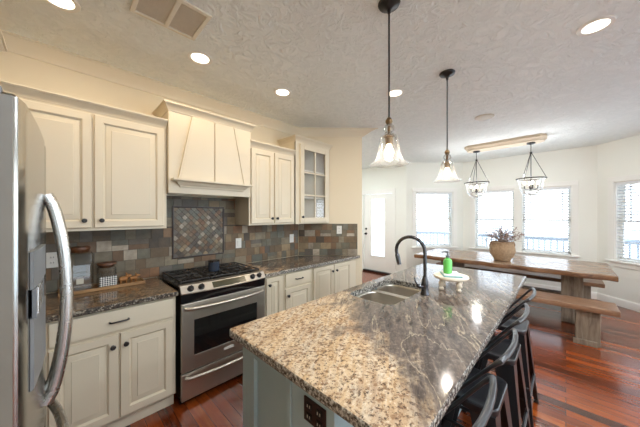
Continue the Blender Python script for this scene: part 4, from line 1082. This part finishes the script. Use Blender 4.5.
for y in (1.16, 0.40): lamp('lantern_lamp', (5.245, y, 2.12), 11.0, 0.04, (0.97, 0.98, 1.0))

# ------------------------------------------------------------------ ceiling fittings
def make_can():
    t = thing('recessed_light', (0, 0, CEIL), 'x', 'ceiling light', 'recessed ceiling lights')
    MB().lathe([(0.090, CEIL-0.0005), (0.090, CEIL-0.006), (0.086, CEIL-0.009), (0.067, CEIL-0.007), (0.063, CEIL-0.003)], (0, 0, 0), 32).build('trim_ring', M['trim'], t)
    MB().lathe([(0.064, CEIL-0.0045), (0.04, CEIL-0.005), (0.001, CEIL-0.005)], (0, 0, 0), 28).build('lens', M['lens'], t)
    return t
can = make_can()
CANS = [(-0.01, 2.09, 'round recessed ceiling light cut by the top edge above the fridge'), (0.765, 2.07, 'round recessed ceiling light in front of the range hood, beside the vent'),
        (1.56, 2.05, 'round recessed ceiling light in front of the narrow wall cabinet'), (2.37, 1.245, 'round recessed ceiling light behind the near pendant rod'), (2.45, -0.14, 'large-looking recessed ceiling light above the stools at upper right')]
for i, (x, y, lab) in enumerate(CANS):
    c = can if i == 0 else copy_tree(can); c.location = (x, y, CEIL); c['label'] = lab
for i, (x, y) in enumerate([(c[0], c[1]) for c in CANS] + [(0.75, -0.6), (0.6, -2.2), (2.4, -2.2), (4.2, -2.2), (4.2, 3.5)]):  # positions past the visible cans are unseen lamps added as fill light
    area_light('can_or_fill_lamp', (x, y, CEIL-0.012), (0, 0, 0), 0.12, 0.12, CAN_W if i < 4 else FILL_W, WARM if i < 4 else NEUTRAL, False, 'DISK', None)
t = thing('ceiling_vent', (0.48, 1.73, CEIL), 'white two-panel air return vent in the ceiling', 'vent')
VX0, VX1, VY0, VY1 = 0.285, 0.655, 1.575, 1.885; z0, z1 = CEIL-0.012, CEIL-0.0005; vm = 0.475
mb = MB(); mb.box(VX0, VX1, VY0, VY0+0.025, z0, z1, 0.003).box(VX0, VX1, VY1-0.025, VY1, z0, z1, 0.003)
for x in (VX0, vm-0.0125, VX1-0.025): mb.box(x, x+0.025, VY0+0.02, VY1-0.02, z0, z1, 0.003)
mb.build('frame', M['vent'], t)
for a, b in ((VX0+0.025, vm-0.0125), (vm+0.0125, VX1-0.025)):
    mb = MB(); y = VY0+0.032; mb.box(a, b, VY0+0.025, VY1-0.025, z1-0.002, z1)
    while y < VY1-0.028: mb.box(a, b, y-0.0032, y+0.0032, z1-0.006, z1-0.001); y += 0.0115
    mb.build('grille', M['ventdark'], t)
o = MB().lathe([(0.105, CEIL-0.0005), (0.105, CEIL-0.006), (0.098, CEIL-0.009), (0.001, CEIL-0.008)], (3.74, 0.74, 0), 32, cap0=True).build('ceiling_speaker', M['ventdark'])
tag(o, 'round grey speaker grille in the ceiling between pendant and dining box', 'speaker')
